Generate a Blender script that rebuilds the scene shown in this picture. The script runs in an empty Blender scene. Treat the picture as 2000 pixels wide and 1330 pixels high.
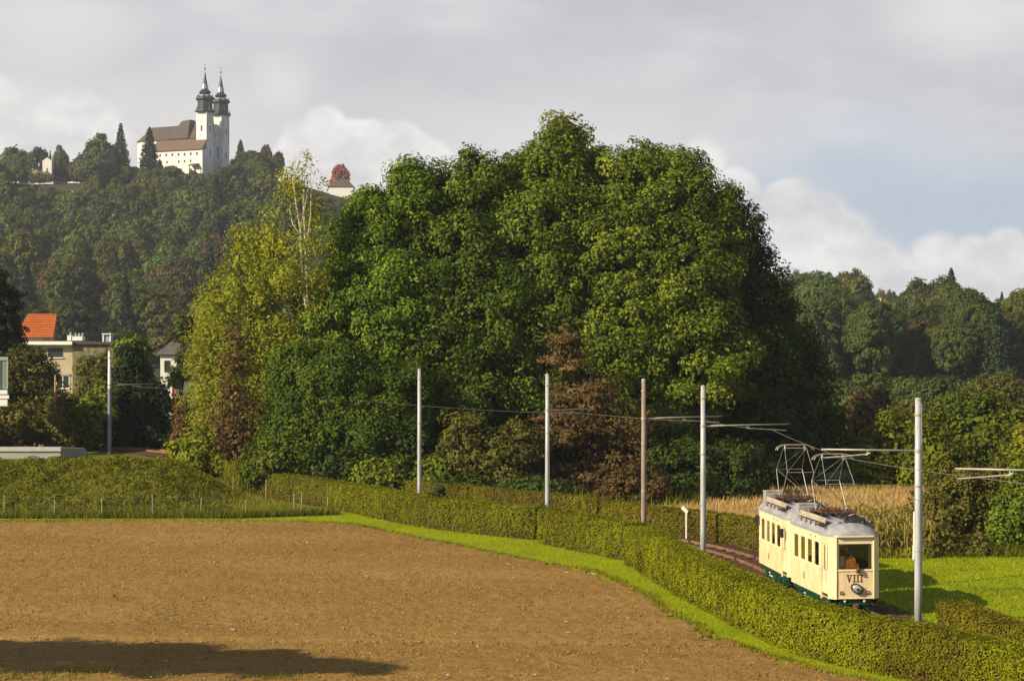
import bpy, bmesh, math, random
import numpy as np
from mathutils import Vector, Matrix

S = bpy.context.scene
COL = S.collection
R = math.radians
F, CX, CY, CH = 3600.0, 1000.0, 665.0, 9.57      # focal length in photo pixels, picture centre, eye height

# ------------------------------------------------------------------ camera
cd = bpy.data.cameras.new('camera')
cd.sensor_width = 36.0
cd.lens = F / 2000.0 * 36.0
cd.clip_start, cd.clip_end = 0.5, 9000
cam = bpy.data.objects.new('camera', cd)
cam.location = (0, 0, CH)
cam.rotation_euler = (R(90), 0, 0)
COL.objects.link(cam)
S.camera = cam

# ------------------------------------------------------------------ light, exposure
SUN_EL = R(29)
SX, SY = 0.84, 0.543                               # the way the light travels over the ground
SDIR = Vector((SX * math.cos(SUN_EL), SY * math.cos(SUN_EL), -math.sin(SUN_EL))).normalized()
ld = bpy.data.lights.new('sun', 'SUN')
ld.energy = 5.0
ld.angle = R(0.5)
ld.color = (1.0, 0.85, 0.60)
lo = bpy.data.objects.new('sun', ld)
lo.rotation_euler = SDIR.to_track_quat('-Z', 'Y').to_euler()
lo.location = (-40, -20, 60)
COL.objects.link(lo)
S.view_settings.view_transform = 'Standard'
S.view_settings.look = 'None'
S.view_settings.exposure = 0.60
S.view_settings.gamma = 1.0
S.view_settings.use_curve_mapping = False
S.cycles.use_denoising = True
S.cycles.max_bounces = 6
S.cycles.diffuse_bounces = 3
S.cycles.transmission_bounces = 4
S.cycles.transparent_max_bounces = 10
S.cycles.volume_bounces = 0
S.cycles.caustics_reflective = False
S.cycles.caustics_refractive = False


class NT:
    """tiny node-tree helper"""
    def __init__(self, tree):
        self.t = tree
        tree.nodes.clear()

    def n(self, kind, **kw):
        nd = self.t.nodes.new(kind)
        ins = kw.pop('ins', {})
        for k, v in kw.items():
            setattr(nd, k, v)
        for k, v in ins.items():
            s = nd.inputs[k]
            if isinstance(v, bpy.types.NodeSocket):
                self.t.links.new(v, s)
            else:
                s.default_value = v
        return nd

    def link(self, a, b):
        self.t.links.new(a, b)

    def math(self, op, a, b=None, c=None, clamp=False):
        ins = {0: a}
        if b is not None:
            ins[1] = b
        if c is not None:
            ins[2] = c
        return self.n('ShaderNodeMath', operation=op, use_clamp=clamp, ins=ins).outputs[0]

    def vmath(self, op, a, b=None, out=0):
        ins = {0: a}
        if b is not None:
            ins[1] = b
        return self.n('ShaderNodeVectorMath', operation=op, ins=ins).outputs[out]

    def ramp(self, fac, stops, interp='LINEAR'):
        nd = self.n('ShaderNodeValToRGB', ins={0: fac})
        cr = nd.color_ramp
        cr.interpolation = interp
        while len(cr.elements) < len(stops):
            cr.elements.new(0.5)
        for e, (p, c) in zip(cr.elements, stops):
            e.position = p
            e.color = (c[0], c[1], c[2], 1) if not isinstance(c, (int, float)) else (c, c, c, 1)
        return nd.outputs[0]

    def mix(self, fac, a, b, mode='MIX'):
        nd = self.n('ShaderNodeMix', data_type='RGBA', blend_type=mode)
        for s, v in ((nd.inputs[0], fac), (nd.inputs[6], a), (nd.inputs[7], b)):
            if isinstance(v, bpy.types.NodeSocket):
                self.t.links.new(v, s)
            elif isinstance(v, tuple) and len(v) == 3:
                s.default_value = (*v, 1)
            else:
                s.default_value = v
        return nd.outputs[2]

    def smooth(self, x, lo, hi):
        return self.n('ShaderNodeMapRange', interpolation_type='SMOOTHSTEP', ins={0: x, 1: lo, 2: hi, 3: 0.0, 4: 1.0}).outputs[0]


# ------------------------------------------------------------------ sky: blue, with grey layer cloud and white cumulus
W = bpy.data.worlds.new('World')
S.world = W
W.use_nodes = True
w = NT(W.node_tree)
sky = w.n('ShaderNodeTexSky', sky_type='NISHITA', sun_disc=False, sun_elevation=SUN_EL,
          sun_rotation=math.atan2(-SX, -SY), altitude=350, air_density=1.0, dust_density=1.2, ozone_density=1.0)
D = w.n('ShaderNodeTexCoord').outputs['Generated']
sep = w.n('ShaderNodeSeparateXYZ', ins={0: D})
el = sep.outputs[2]


def sky_noise(scale, stretch, detail, rough=0.55, off=0.0):
    mp = w.n('ShaderNodeMapping', ins={0: D, 1: (off, off * 0.7, off * 1.3), 3: stretch})
    return w.n('ShaderNodeTexNoise', ins={'Vector': mp.outputs[0], 'Scale': scale, 'Detail': detail, 'Roughness': rough}).outputs[0]


n_big = sky_noise(4.2, (1, 1, 2.6), 5, 0.5, 3.1)
n_mid = sky_noise(12.0, (1, 1, 2.4), 6, 0.55, 1.7)
n_fine = sky_noise(38.0, (1, 1, 1.5), 7, 0.6, 0.4)


def sdir(px, py):
    return Vector(((px - CX) / F, 1.0, (CY - py) / F)).normalized()


def puff(px, py, r, soft=0.22, wob=1.0, flat=1.0):
    """mask of one cloud head, r in photo pixels"""
    d = sdir(px, py)
    v = w.vmath('SUBTRACT', D, (d.x, d.y, d.z))
    v = w.vmath('MULTIPLY', v, (1.0, 1.0, flat))
    q = w.math('MULTIPLY', w.vmath('LENGTH', v, out=1), F / r)
    q = w.math('ADD', q, w.math('MULTIPLY', w.math('SUBTRACT', n_mid, 0.5), 1.7 * wob))
    q = w.math('ADD', q, w.math('MULTIPLY', w.math('SUBTRACT', n_fine, 0.5), 0.9 * wob))
    q = w.math('SUBTRACT', 1.0, w.smooth(q, 1.0 - soft, 1.0 + soft))
    return q


# grey layer: nearly whole low sky, opening to blue higher up
lay = w.math('ADD', n_big, w.math('MULTIPLY', w.math('SUBTRACT', n_mid, 0.5), 0.5))
lo_el = w.math('SUBTRACT', 1.0, w.smooth(el, 0.18, 0.33))
lay_m = w.smooth(w.math('ADD', lay, w.math('MULTIPLY', lo_el, 0.34)), 0.50, 0.74)
hole = None
for (hx, hy, hr, fl) in ((1680, 395, 230, 1.6), (1830, 420, 210, 1.7), (1560, 400, 150, 1.5), (1960, 400, 170, 1.9)):
    m = puff(hx, hy, hr, 0.75, 0.35, fl)
    hole = m if hole is None else w.math('MAXIMUM', hole, m)

tone = w.math('ADD', w.math('MULTIPLY', n_big, 0.55), w.math('MULTIPLY', n_mid, 0.45))
layer_col = w.ramp(tone, [(0.34, (0.455, 0.463, 0.505)), (0.50, (0.550, 0.555, 0.590)), (0.62, (0.66, 0.655, 0.67)), (0.74, (0.80, 0.78, 0.75))])
# bright veils seen in the grey layer
veil = None
for (vx, vy, vr, fl) in ((90, 40, 150, 1.6), (60, 235, 170, 2.0), (545, 180, 60, 0.9), (380, 275, 260, 2.2), (1890, 20, 130, 2.0), (960, 330, 420, 3.2)):
    m = puff(vx, vy, vr, 0.8, 0.6, fl)
    veil = m if veil is None else w.math('MAXIMUM', veil, m)
layer_col = w.mix(w.math('MULTIPLY', veil, 0.55), layer_col, (0.80, 0.775, 0.745))
layer_col = w.mix(w.math('MULTIPLY', hole, 0.52), layer_col, (0.42, 0.555, 0.70))    # clear pale blue between the clouds
# white cumulus over the horizon
cum = None
heads = ((640, 262, 55), (700, 300, 80), (785, 300, 62), (840, 330, 60), (600, 320, 80), (730, 350, 90),
         (1375, 320, 58), (1340, 350, 70), (1430, 370, 60), (1540, 395, 56), (1520, 450, 75), (1600, 440, 66), (1640, 480, 75), (1570, 530, 110), (1700, 545, 90),
         (1830, 510, 62), (1900, 500, 46), (1965, 490, 50), (1890, 560, 90), (1770, 570, 90), (2000, 565, 90), (1450, 480, 100),
         (150, 300, 110), (-120, 250, 160), (2250, 520, 160), (-420, 330, 220))
for (hx, hy, hr) in heads:
    m = puff(hx, hy, hr * (1.0 if hx < 1300 else 0.88), 0.11 if hx < 1300 else 0.2, 0.70)
    cum = m if cum is None else w.math('MAXIMUM', cum, m)
cum_t = w.math('ADD', w.math('MULTIPLY', n_mid, 0.5), w.math('MULTIPLY', n_fine, 0.5))
cum_col = w.ramp(cum_t, [(0.36, (0.60, 0.59, 0.61)), (0.48, (0.78, 0.76, 0.745)), (0.60, (0.97, 0.945, 0.915))])
bg_sky = w.n('ShaderNodeBackground', ins={0: sky.outputs[0], 1: 0.07})
bg_lay = w.n('ShaderNodeBackground', ins={0: layer_col, 1: 0.755})
bg_cum = w.n('ShaderNodeBackground', ins={0: cum_col, 1: 0.72})
m1 = w.n('ShaderNodeMixShader', ins={0: lay_m, 1: bg_sky.outputs[0], 2: bg_lay.outputs[0]})
m2 = w.n('ShaderNodeMixShader', ins={0: w.math('MULTIPLY', cum, 0.80), 1: m1.outputs[0], 2: bg_cum.outputs[0]})
wo = w.n('ShaderNodeOutputWorld', ins={0: m2.outputs[0]})
W.cycles.sampling_method = 'MANUAL'
W.cycles.sample_map_resolution = 512


# ------------------------------------------------------------------ helpers
def P(px, py, Y):
    return Vector(((px - CX) / F * Y, Y, CH - (py - CY) / F * Y))


def G(px, py, z=0.0):
    """ground point (height z) seen at a photo pixel"""
    Y = (CH - z) * F / (py - CY)
    return ((px - CX) / F * Y, Y)


def tag(o, label=None, cat=None, group=None, kind=None):
    for k, v in (('label', label), ('category', cat), ('group', group), ('kind', kind)):
        if v:
            o[k] = v
    return o


def add(name, data, parent=None):
    o = bpy.data.objects.new(name, data)
    COL.objects.link(o)
    if parent is not None:
        o.parent = parent
    return o


def thing(name, loc, label, cat, group=None, rz=0.0):
    o = add(name, None)
    o.location = loc
    o.rotation_euler = (0, 0, rz)
    o.empty_display_size = 0.3
    return tag(o, label, cat, group)


def np_mesh(name, V, Fc, mat=None, attrs=None, smooth=False):
    """V (n,3), Fc (m,k) all faces with k corners; attrs {name: per-face floats}"""
    V = np.asarray(V, dtype=np.float32)
    Fc = np.asarray(Fc, dtype=np.int32)
    me = bpy.data.meshes.new(name)
    me.vertices.add(len(V))
    me.vertices.foreach_set('co', V.ravel())
    m, k = Fc.shape
    me.loops.add(m * k)
    me.loops.foreach_set('vertex_index', Fc.ravel())
    me.polygons.add(m)
    me.polygons.foreach_set('loop_start', np.arange(0, m * k, k, dtype=np.int32))
    me.polygons.foreach_set('loop_total', np.full(m, k, dtype=np.int32))
    if smooth:
        me.polygons.foreach_set('use_smooth', np.ones(m, dtype=bool))
    for an, av in (attrs or {}).items():
        a = me.attributes.new(an, 'FLOAT', 'FACE')
        a.data.foreach_set('value', np.asarray(av, dtype=np.float32))
    me.update(calc_edges=True)
    me.validate()
    if mat is not None:
        me.materials.append(mat)
    return me


class MB:
    """collects solids and makes one mesh of them"""
    def __init__(self):
        self.v, self.f = [], []

    def _put(self, vs, fs):
        b = len(self.v)
        self.v += [tuple(x) for x in vs]
        self.f += [tuple(i + b for i in f) for f in fs]
        return self

    def box(self, x0, x1, y0, y1, z0, z1, M=None):
        vs = [Vector((x, y, z)) for z in (z0, z1) for y in (y0, y1) for x in (x0, x1)]
        if M is not None:
            vs = [M @ v for v in vs]
        return self._put(vs, [(0, 2, 3, 1), (4, 5, 7, 6), (0, 1, 5, 4), (2, 6, 7, 3), (0, 4, 6, 2), (1, 3, 7, 5)])

    def prism(self, pts, d, M=None):
        """pts: outline (list of Vectors), swept along d"""
        n = len(pts)
        pts = [Vector(p) for p in pts]
        d = Vector(d)
        vs = pts + [p + d for p in pts]
        if M is not None:
            vs = [M @ v for v in vs]
        fs = [tuple(range(n))[::-1], tuple(range(n, 2 * n))] + [(i, (i + 1) % n, n + (i + 1) % n, n + i) for i in range(n)]
        return self._put(vs, fs)

    def tube(self, pts, r, n=6, r2=None):
        """a round bar through pts, radius r at the start and r2 at the end"""
        pts = [Vector(p) for p in pts]
        m = len(pts)
        vs, fs = [], []
        ref = None
        for i, p in enumerate(pts):
            t = (pts[min(i + 1, m - 1)] - pts[max(i - 1, 0)]).normalized()
            if ref is None:
                a = Vector((0, 0, 1)) if abs(t.z) < 0.9 else Vector((1, 0, 0))
                ref = t.cross(a).normalized()
            ref = (ref - t * ref.dot(t)).normalized()
            b = t.cross(ref)
            rr = r if r2 is None else r + (r2 - r) * i / (m - 1)
            for k in range(n):
                a = 2 * math.pi * k / n
                vs.append(p + (ref * math.cos(a) + b * math.sin(a)) * rr)
        for i in range(m - 1):
            for k in range(n):
                fs.append((i * n + k, i * n + (k + 1) % n, (i + 1) * n + (k + 1) % n, (i + 1) * n + k))
        fs.append(tuple(range(n))[::-1])
        fs.append(tuple((m - 1) * n + k for k in range(n)))
        return self._put(vs, fs)

    def lathe(self, prof, n=12, c=(0, 0, 0), rot=0.0, M=None):
        """prof: (radius, z) from bottom to top"""
        vs, fs = [], []
        for (r, z) in prof:
            for k in range(n):
                a = rot + 2 * math.pi * k / n
                v = Vector((c[0] + r * math.cos(a), c[1] + r * math.sin(a), c[2] + z))
                vs.append(M @ v if M is not None else v)
        m = len(prof)
        for i in range(m - 1):
            for k in range(n):
                fs.append((i * n + k, i * n + (k + 1) % n, (i + 1) * n + (k + 1) % n, (i + 1) * n + k))
        fs.append(tuple(range(n))[::-1])
        fs.append(tuple((m - 1) * n + k for k in range(n)))
        return self._put(vs, fs)

    def poly(self, vs, fs):
        return self._put([Vector(v) for v in vs], fs)

    def build(self, name, mat, parent=None, smooth=False, bevel=0.0, loc=None):
        me = bpy.data.meshes.new(name)
        me.from_pydata(self.v, [], self.f)
        bm = bmesh.new()
        bm.from_mesh(me)
        bmesh.ops.recalc_face_normals(bm, faces=bm.faces)
        bm.to_mesh(me)
        bm.free()
        if smooth:
            me.polygons.foreach_set('use_smooth', [True] * len(me.polygons))
        me.materials.append(mat)
        o = add(name, me, parent)
        if loc is not None:
            o.location = loc
        if bevel:
            b = o.modifiers.new('bevel', 'BEVEL')
            b.width = bevel
            b.segments = 2
            b.limit_method = 'ANGLE'
        return o


def copy_tree(o, parent=None):
    c = o.copy()
    COL.objects.link(c)
    if parent is not None:
        c.parent = parent
    for ch in [x for x in o.children]:
        copy_tree(ch, c)
    return c


_tab = np.random.RandomState(5).rand(256, 256).astype(np.float32)


def vnoise(x, y, off=0):
    x = np.asarray(x, dtype=np.float64) + off * 17.3
    y = np.asarray(y, dtype=np.float64) + off * 9.1
    xi, yi = np.floor(x).astype(int), np.floor(y).astype(int)
    fx, fy = x - xi, y - yi
    fx, fy = fx * fx * (3 - 2 * fx), fy * fy * (3 - 2 * fy)
    a, b = _tab[xi & 255, yi & 255], _tab[(xi + 1) & 255, yi & 255]
    c, d = _tab[xi & 255, (yi + 1) & 255], _tab[(xi + 1) & 255, (yi + 1) & 255]
    return (a * (1 - fx) + b * fx) * (1 - fy) + (c * (1 - fx) + d * fx) * fy


def sstep(lo, hi, x):
    t = np.clip((np.asarray(x, dtype=np.float64) - lo) / (hi - lo), 0, 1)
    return t * t * (3 - 2 * t)


def in_poly(x, y, poly):
    x, y = np.asarray(x), np.asarray(y)
    r = np.zeros(x.shape, dtype=bool)
    n = len(poly)
    for i in range(n):
        (x0, y0), (x1, y1) = poly[i], poly[(i + 1) % n]
        if y0 == y1:
            continue
        c = ((y0 > y) != (y1 > y)) & (x < (x1 - x0) * (y - y0) / (y1 - y0) + x0)
        r ^= c
    return r


def smooth_line(pts, step=0.5):
    """Catmull-Rom through pts, resampled"""
    p = [np.array(q, dtype=float) for q in pts]
    p = [2 * p[0] - p[1]] + p + [2 * p[-1] - p[-2]]
    out = []
    for i in range(1, len(p) - 2):
        n = max(2, int(np.linalg.norm(p[i + 1] - p[i]) / step))
        for k in range(n):
            t = k / n
            out.append(0.5 * (2 * p[i] + (p[i + 1] - p[i - 1]) * t + (2 * p[i - 1] - 5 * p[i] + 4 * p[i + 1] - p[i + 2]) * t * t
                              + (3 * p[i] - p[i - 1] - 3 * p[i + 1] + p[i + 2]) * t ** 3))
    out.append(p[-2])
    return np.array(out)


# ------------------------------------------------------------------ materials
def mat(name, col, rough=0.6, spec=0.3, metal=0.0, var=0.0, vscale=3.0, bump=0.0, bscale=20.0, col2=None, stretch=None, coords='Object'):
    m = bpy.data.materials.new(name)
    m.use_nodes = True
    t = NT(m.node_tree)
    co = t.n('ShaderNodeTexCoord').outputs[coords]
    if stretch:
        co = t.n('ShaderNodeMapping', ins={0: co, 3: stretch}).outputs[0]
    p = t.n('ShaderNodeBsdfPrincipled', ins={'Roughness': rough, 'Specular IOR Level': spec, 'Metallic': metal})
    base = (*col, 1)
    if var or col2:
        nz = t.n('ShaderNodeTexNoise', ins={'Vector': co, 'Scale': vscale, 'Detail': 6.0, 'Roughness': 0.6}).outputs[0]
        c2 = col2 or tuple(max(0, c * (1 - var)) for c in col)
        c1 = col if col2 else tuple(c * (1 + var * 0.5) for c in col)
        base = t.ramp(nz, [(0.35, c2), (0.65, c1)])
        t.link(base, p.inputs['Base Color'])
        rr = t.math('ADD', t.math('MULTIPLY', t.math('SUBTRACT', nz, 0.5), 0.3), rough, clamp=True)
        t.link(rr, p.inputs['Roughness'])
    else:
        p.inputs['Base Color'].default_value = base
    if bump:
        nb = t.n('ShaderNodeTexNoise', ins={'Vector': co, 'Scale': bscale, 'Detail': 8.0, 'Roughness': 0.65}).outputs[0]
        bp = t.n('ShaderNodeBump', ins={'Height': nb, 'Strength': bump, 'Distance': 0.05})
        t.link(bp.outputs[0], p.inputs['Normal'])
    t.n('ShaderNodeOutputMaterial', ins={0: p.outputs[0]})
    return m


def leafmat(name, c0, c1, c2, trans=0.3, hue=0.25, spec=0.12, rough=0.65):
    """foliage: colour per leaf from the attribute v, a small shift per plant"""
    m = bpy.data.materials.new(name)
    m.use_nodes = True
    t = NT(m.node_tree)
    v = t.n('ShaderNodeAttribute', attribute_name='v').outputs['Fac']
    oi = t.n('ShaderNodeObjectInfo').outputs['Random']
    col = t.ramp(v, [(0.0, c0), (0.5, c1), (1.0, c2)])
    br = t.math('ADD', t.math('MULTIPLY', oi, hue * 1.6), 1.0 - hue * 0.8)
    hs = t.n('ShaderNodeHueSaturation', ins={'Hue': t.math('ADD', t.math('MULTIPLY', t.math('FRACT', t.math('MULTIPLY', oi, 7.31)), -0.06 * hue), 0.5 + 0.03 * hue),
                                             'Saturation': 1.0, 'Value': br, 'Color': col}).outputs[0]
    p = t.n('ShaderNodeBsdfPrincipled', ins={'Base Color': hs, 'Roughness': rough, 'Specular IOR Level': spec})
    tr = t.n('ShaderNodeBsdfTranslucent', ins={0: hs})
    mx = t.n('ShaderNodeMixShader', ins={0: trans, 1: p.outputs[0], 2: tr.outputs[0]})
    t.n('ShaderNodeOutputMaterial', ins={0: mx.outputs[0]})
    return m


def glassmat(name, tint=(0.75, 0.78, 0.75), refl=0.12):
    m = bpy.data.materials.new(name)
    m.use_nodes = True
    t = NT(m.node_tree)
    tr = t.n('ShaderNodeBsdfTransparent', ins={0: (*tint, 1)})
    gl = t.n('ShaderNodeBsdfGlossy', ins={0: (1, 1, 1, 1), 'Roughness': 0.03})
    lw = t.n('ShaderNodeLayerWeight', ins={0: 0.25}).outputs['Fresnel']
    mx = t.n('ShaderNodeMixShader', ins={0: t.math('ADD', t.math('MULTIPLY', lw, 0.5), refl * 0.4, clamp=True), 1: tr.outputs[0], 2: gl.outputs[0]})
    t.n('ShaderNodeOutputMaterial', ins={0: mx.outputs[0]})
    return m


M = {}
M['maple'] = leafmat('maple_leaves', (0.024, 0.050, 0.003), (0.078, 0.138, 0.008), (0.235, 0.300, 0.026), trans=0.26)
M['oak'] = leafmat('oak_leaves', (0.026, 0.048, 0.003), (0.084, 0.134, 0.008), (0.265, 0.310, 0.028), trans=0.26)
M['deep'] = leafmat('deep_green_leaves', (0.020, 0.045, 0.004), (0.055, 0.098, 0.007), (0.140, 0.185, 0.016))
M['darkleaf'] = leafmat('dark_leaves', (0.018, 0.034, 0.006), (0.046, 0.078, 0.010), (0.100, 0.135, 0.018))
M['birch'] = leafmat('birch_leaves', (0.16, 0.18, 0.012), (0.30, 0.315, 0.022), (0.48, 0.475, 0.050), trans=0.38)
M['lime'] = leafmat('lime_leaves', (0.09, 0.12, 0.008), (0.18, 0.205, 0.012), (0.31, 0.31, 0.026), trans=0.38)
M['brown'] = leafmat('brown_leaves', (0.060, 0.040, 0.014), (0.120, 0.076, 0.026), (0.23, 0.15, 0.05))
M['olive'] = leafmat('olive_leaves', (0.06, 0.062, 0.012), (0.12, 0.115, 0.020), (0.22, 0.19, 0.035))
M['yew'] = leafmat('yew_needles', (0.010, 0.024, 0.008), (0.022, 0.042, 0.012), (0.040, 0.068, 0.018), trans=0.15)
M['bush'] = leafmat('bush_leaves', (0.05, 0.080, 0.006), (0.11, 0.150, 0.010), (0.21, 0.24, 0.024))
M['wood_green'] = leafmat('woodland_leaves', (0.034, 0.056, 0.014), (0.080, 0.112, 0.026), (0.150, 0.178, 0.042), hue=0.45)
M['wood_olive'] = leafmat('woodland_olive_leaves', (0.050, 0.056, 0.013), (0.102, 0.108, 0.022), (0.180, 0.170, 0.036), hue=0.42)
M['wood_brown'] = leafmat('woodland_brown_leaves', (0.062, 0.052, 0.020), (0.112, 0.088, 0.032), (0.185, 0.142, 0.052), hue=0.35)
M['wood_dark'] = leafmat('woodland_dark_needles', (0.018, 0.032, 0.014), (0.034, 0.054, 0.022), (0.058, 0.084, 0.032), hue=0.35, trans=0.15)
M['red'] = leafmat('red_leaves', (0.20, 0.055, 0.03), (0.36, 0.12, 0.07), (0.50, 0.22, 0.13), hue=0.1)
M['cream_bloom'] = leafmat('pale_creeper', (0.20, 0.20, 0.06), (0.50, 0.46, 0.22), (0.80, 0.73, 0.48))
M['hedge'] = leafmat('hedge_leaves', (0.115, 0.080, 0.008), (0.172, 0.190, 0.004), (0.285, 0.310, 0.006), hue=0.08, trans=0.32)
M['hedge_dull'] = leafmat('hedge_dull_leaves', (0.110, 0.078, 0.012), (0.170, 0.155, 0.007), (0.270, 0.250, 0.010), hue=0.08, trans=0.3)
M['blade'] = leafmat('grass_blades', (0.17, 0.215, 0.003), (0.27, 0.315, 0.003), (0.38, 0.41, 0.005), hue=0.0, trans=0.35)
M['blade_rough'] = leafmat('rough_grass_blades', (0.075, 0.092, 0.006), (0.160, 0.165, 0.008), (0.290, 0.260, 0.020), hue=0.0, trans=0.35)
M['corn'] = leafmat('dry_corn', (0.24, 0.15, 0.045), (0.42, 0.28, 0.10), (0.58, 0.42, 0.18), hue=0.0)
M['maize'] = leafmat('maize_leaves', (0.13, 0.115, 0.016), (0.28, 0.23, 0.040), (0.52, 0.40, 0.11), hue=0.0)
M['bark'] = mat('bark', (0.075, 0.058, 0.042), 0.9, 0.1, var=0.5, vscale=6, bump=0.6, bscale=14)
M['birchbark'] = mat('birch_bark', (0.50, 0.44, 0.33), 0.8, 0.2, var=0.35, vscale=5, bump=0.2)
M['stem'] = mat('hedge_stems', (0.085, 0.062, 0.030), 0.95, 0.05, var=0.5, vscale=5)


def ground_mat():
    m = bpy.data.materials.new('grassland')
    m.use_nodes = True
    t = NT(m.node_tree)
    co = t.n('ShaderNodeTexCoord').outputs['Object']
    n1 = t.n('ShaderNodeTexNoise', ins={'Vector': co, 'Scale': 0.35, 'Detail': 6.0, 'Roughness': 0.6}).outputs[0]
    n2 = t.n('ShaderNodeTexNoise', ins={'Vector': co, 'Scale': 6.0, 'Detail': 6.0, 'Roughness': 0.7}).outputs[0]
    gr = t.ramp(t.math('ADD', t.math('MULTIPLY', n1, 0.5), t.math('MULTIPLY', n2, 0.5)),
                [(0.36, (0.15, 0.185, 0.003)), (0.5, (0.22, 0.265, 0.003)), (0.64, (0.28, 0.32, 0.004))])
    rg = t.ramp(n2, [(0.35, (0.060, 0.075, 0.012)), (0.5, (0.115, 0.125, 0.016)), (0.65, (0.19, 0.17, 0.03))])
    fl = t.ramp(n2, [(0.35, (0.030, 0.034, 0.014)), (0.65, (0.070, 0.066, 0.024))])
    st = t.ramp(n2, [(0.35, (0.26, 0.17, 0.065)), (0.65, (0.44, 0.30, 0.12))])
    za = t.n('ShaderNodeAttribute', attribute_name='rough').outputs['Fac']
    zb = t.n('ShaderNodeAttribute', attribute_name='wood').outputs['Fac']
    zc = t.n('ShaderNodeAttribute', attribute_name='stubble').outputs['Fac']
    c = t.mix(za, gr, rg)
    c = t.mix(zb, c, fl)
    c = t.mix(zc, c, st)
    bp = t.n('ShaderNodeBump', ins={'Height': n2, 'Strength': 0.7, 'Distance': 0.08})
    p = t.n('ShaderNodeBsdfPrincipled', ins={'Base Color': c, 'Roughness': 0.9, 'Specular IOR Level': 0.1, 'Normal': bp.outputs[0]})
    t.n('ShaderNodeOutputMaterial', ins={0: p.outputs[0]})
    return m


def soil_mat():
    m = bpy.data.materials.new('ploughed_soil')
    m.use_nodes = True
    t = NT(m.node_tree)
    co = t.n('ShaderNodeTexCoord').outputs['Object']
    wide = t.n('ShaderNodeMapping', ins={0: co, 3: (0.5, 1.3, 1.0)}).outputs[0]
    n0 = t.n('ShaderNodeTexNoise', ins={'Vector': wide, 'Scale': 0.16, 'Detail': 5.0, 'Roughness': 0.6}).outputs[0]
    n1 = t.n('ShaderNodeTexNoise', ins={'Vector': co, 'Scale': 5.0, 'Detail': 8.0, 'Roughness': 0.75}).outputs[0]
    n2 = t.n('ShaderNodeTexNoise', ins={'Vector': co, 'Scale': 13.0, 'Detail': 7.0, 'Roughness': 0.75}).outputs[0]
    a = t.ramp(n0, [(0.35, (0.255, 0.150, 0.044)), (0.65, (0.320, 0.198, 0.062))])
    b = t.ramp(t.math('ADD', t.math('MULTIPLY', n1, 0.5), t.math('MULTIPLY', n2, 0.5)), [(0.34, 0.48), (0.5, 0.98), (0.66, 1.42)])
    c = t.mix(1.0, a, b, 'MULTIPLY')
    bp = t.n('ShaderNodeBump', ins={'Height': t.math('ADD', t.math('MULTIPLY', n1, 0.6), t.math('MULTIPLY', n2, 0.6)), 'Strength': 0.9, 'Distance': 0.10})
    p = t.n('ShaderNodeBsdfPrincipled', ins={'Base Color': c, 'Roughness': 0.95, 'Specular IOR Level': 0.05, 'Normal': bp.outputs[0]})
    t.n('ShaderNodeOutputMaterial', ins={0: p.outputs[0]})
    return m


M['ground'] = ground_mat()
M['soil'] = soil_mat()
M['clod'] = mat('soil_clods', (0.28, 0.17, 0.054), 0.95, 0.05, var=0.5, vscale=4, bump=0.5)
M['straw'] = mat('straw', (0.46, 0.35, 0.19), 0.9, 0.1, var=0.4, vscale=9)
M['ballast'] = mat('ballast', (0.120, 0.070, 0.036), 0.95, 0.1, col2=(0.065, 0.035, 0.018), vscale=9, bump=1.0, bscale=30)
M['sleeper'] = mat('sleeper_wood', (0.13, 0.075, 0.04), 0.9, 0.1, var=0.4, vscale=5)
M['rail'] = mat('rail_steel', (0.26, 0.15, 0.09), 0.5, 0.4, 0.5, var=0.3, vscale=4)
M['pole'] = mat('galvanised_steel', (0.40, 0.41, 0.43), 0.55, 0.35, 0.15, var=0.16, vscale=2.2, stretch=(3, 3, 0.5))
M['polerust'] = mat('weathered_pole_paint', (0.29, 0.235, 0.20), 0.75, 0.2, col2=(0.20, 0.15, 0.12), vscale=2.5, stretch=(3, 3, 0.5))
M['polelow'] = mat('blue_grey_paint_and_shade', (0.20, 0.23, 0.28), 0.6, 0.3, var=0.15)  # also colours the shadow on the leftmost pole's lower shaft
M['wire'] = mat('wire_metal', (0.30, 0.27, 0.22), 0.5, 0.4, 0.6)
M['armtube'] = mat('arm_tube', (0.40, 0.37, 0.31), 0.5, 0.4, 0.4, var=0.2)
M['woodpost'] = mat('post_wood', (0.34, 0.19, 0.11), 0.85, 0.1, var=0.3, vscale=6)
M['fencepost'] = mat('fence_post', (0.33, 0.30, 0.24), 0.8, 0.2, var=0.3)
M['whitepaint'] = mat('white_paint', (0.78, 0.76, 0.72), 0.6, 0.3, var=0.06)

# ------------------------------------------------------------------ terrain
A_L = [-0.9, -0.45, -0.28, -0.235, -0.2, -0.165, -0.139, -0.12, -0.094, -0.05, 0.03, 0.10, 0.2]
H_L = [60, 72, 80, 80, 83.5, 84.5, 83, 80, 74, 64, 42, 20, 0]
A_R = [0.02, 0.08, 0.135, 0.16, 0.19, 0.215, 0.245, 0.265, 0.30, 0.5, 0.9]
H_R = [0, 8, 14, 16.5, 14.5, 13.0, 15.5, 12.5, 10, 9, 8]


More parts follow.
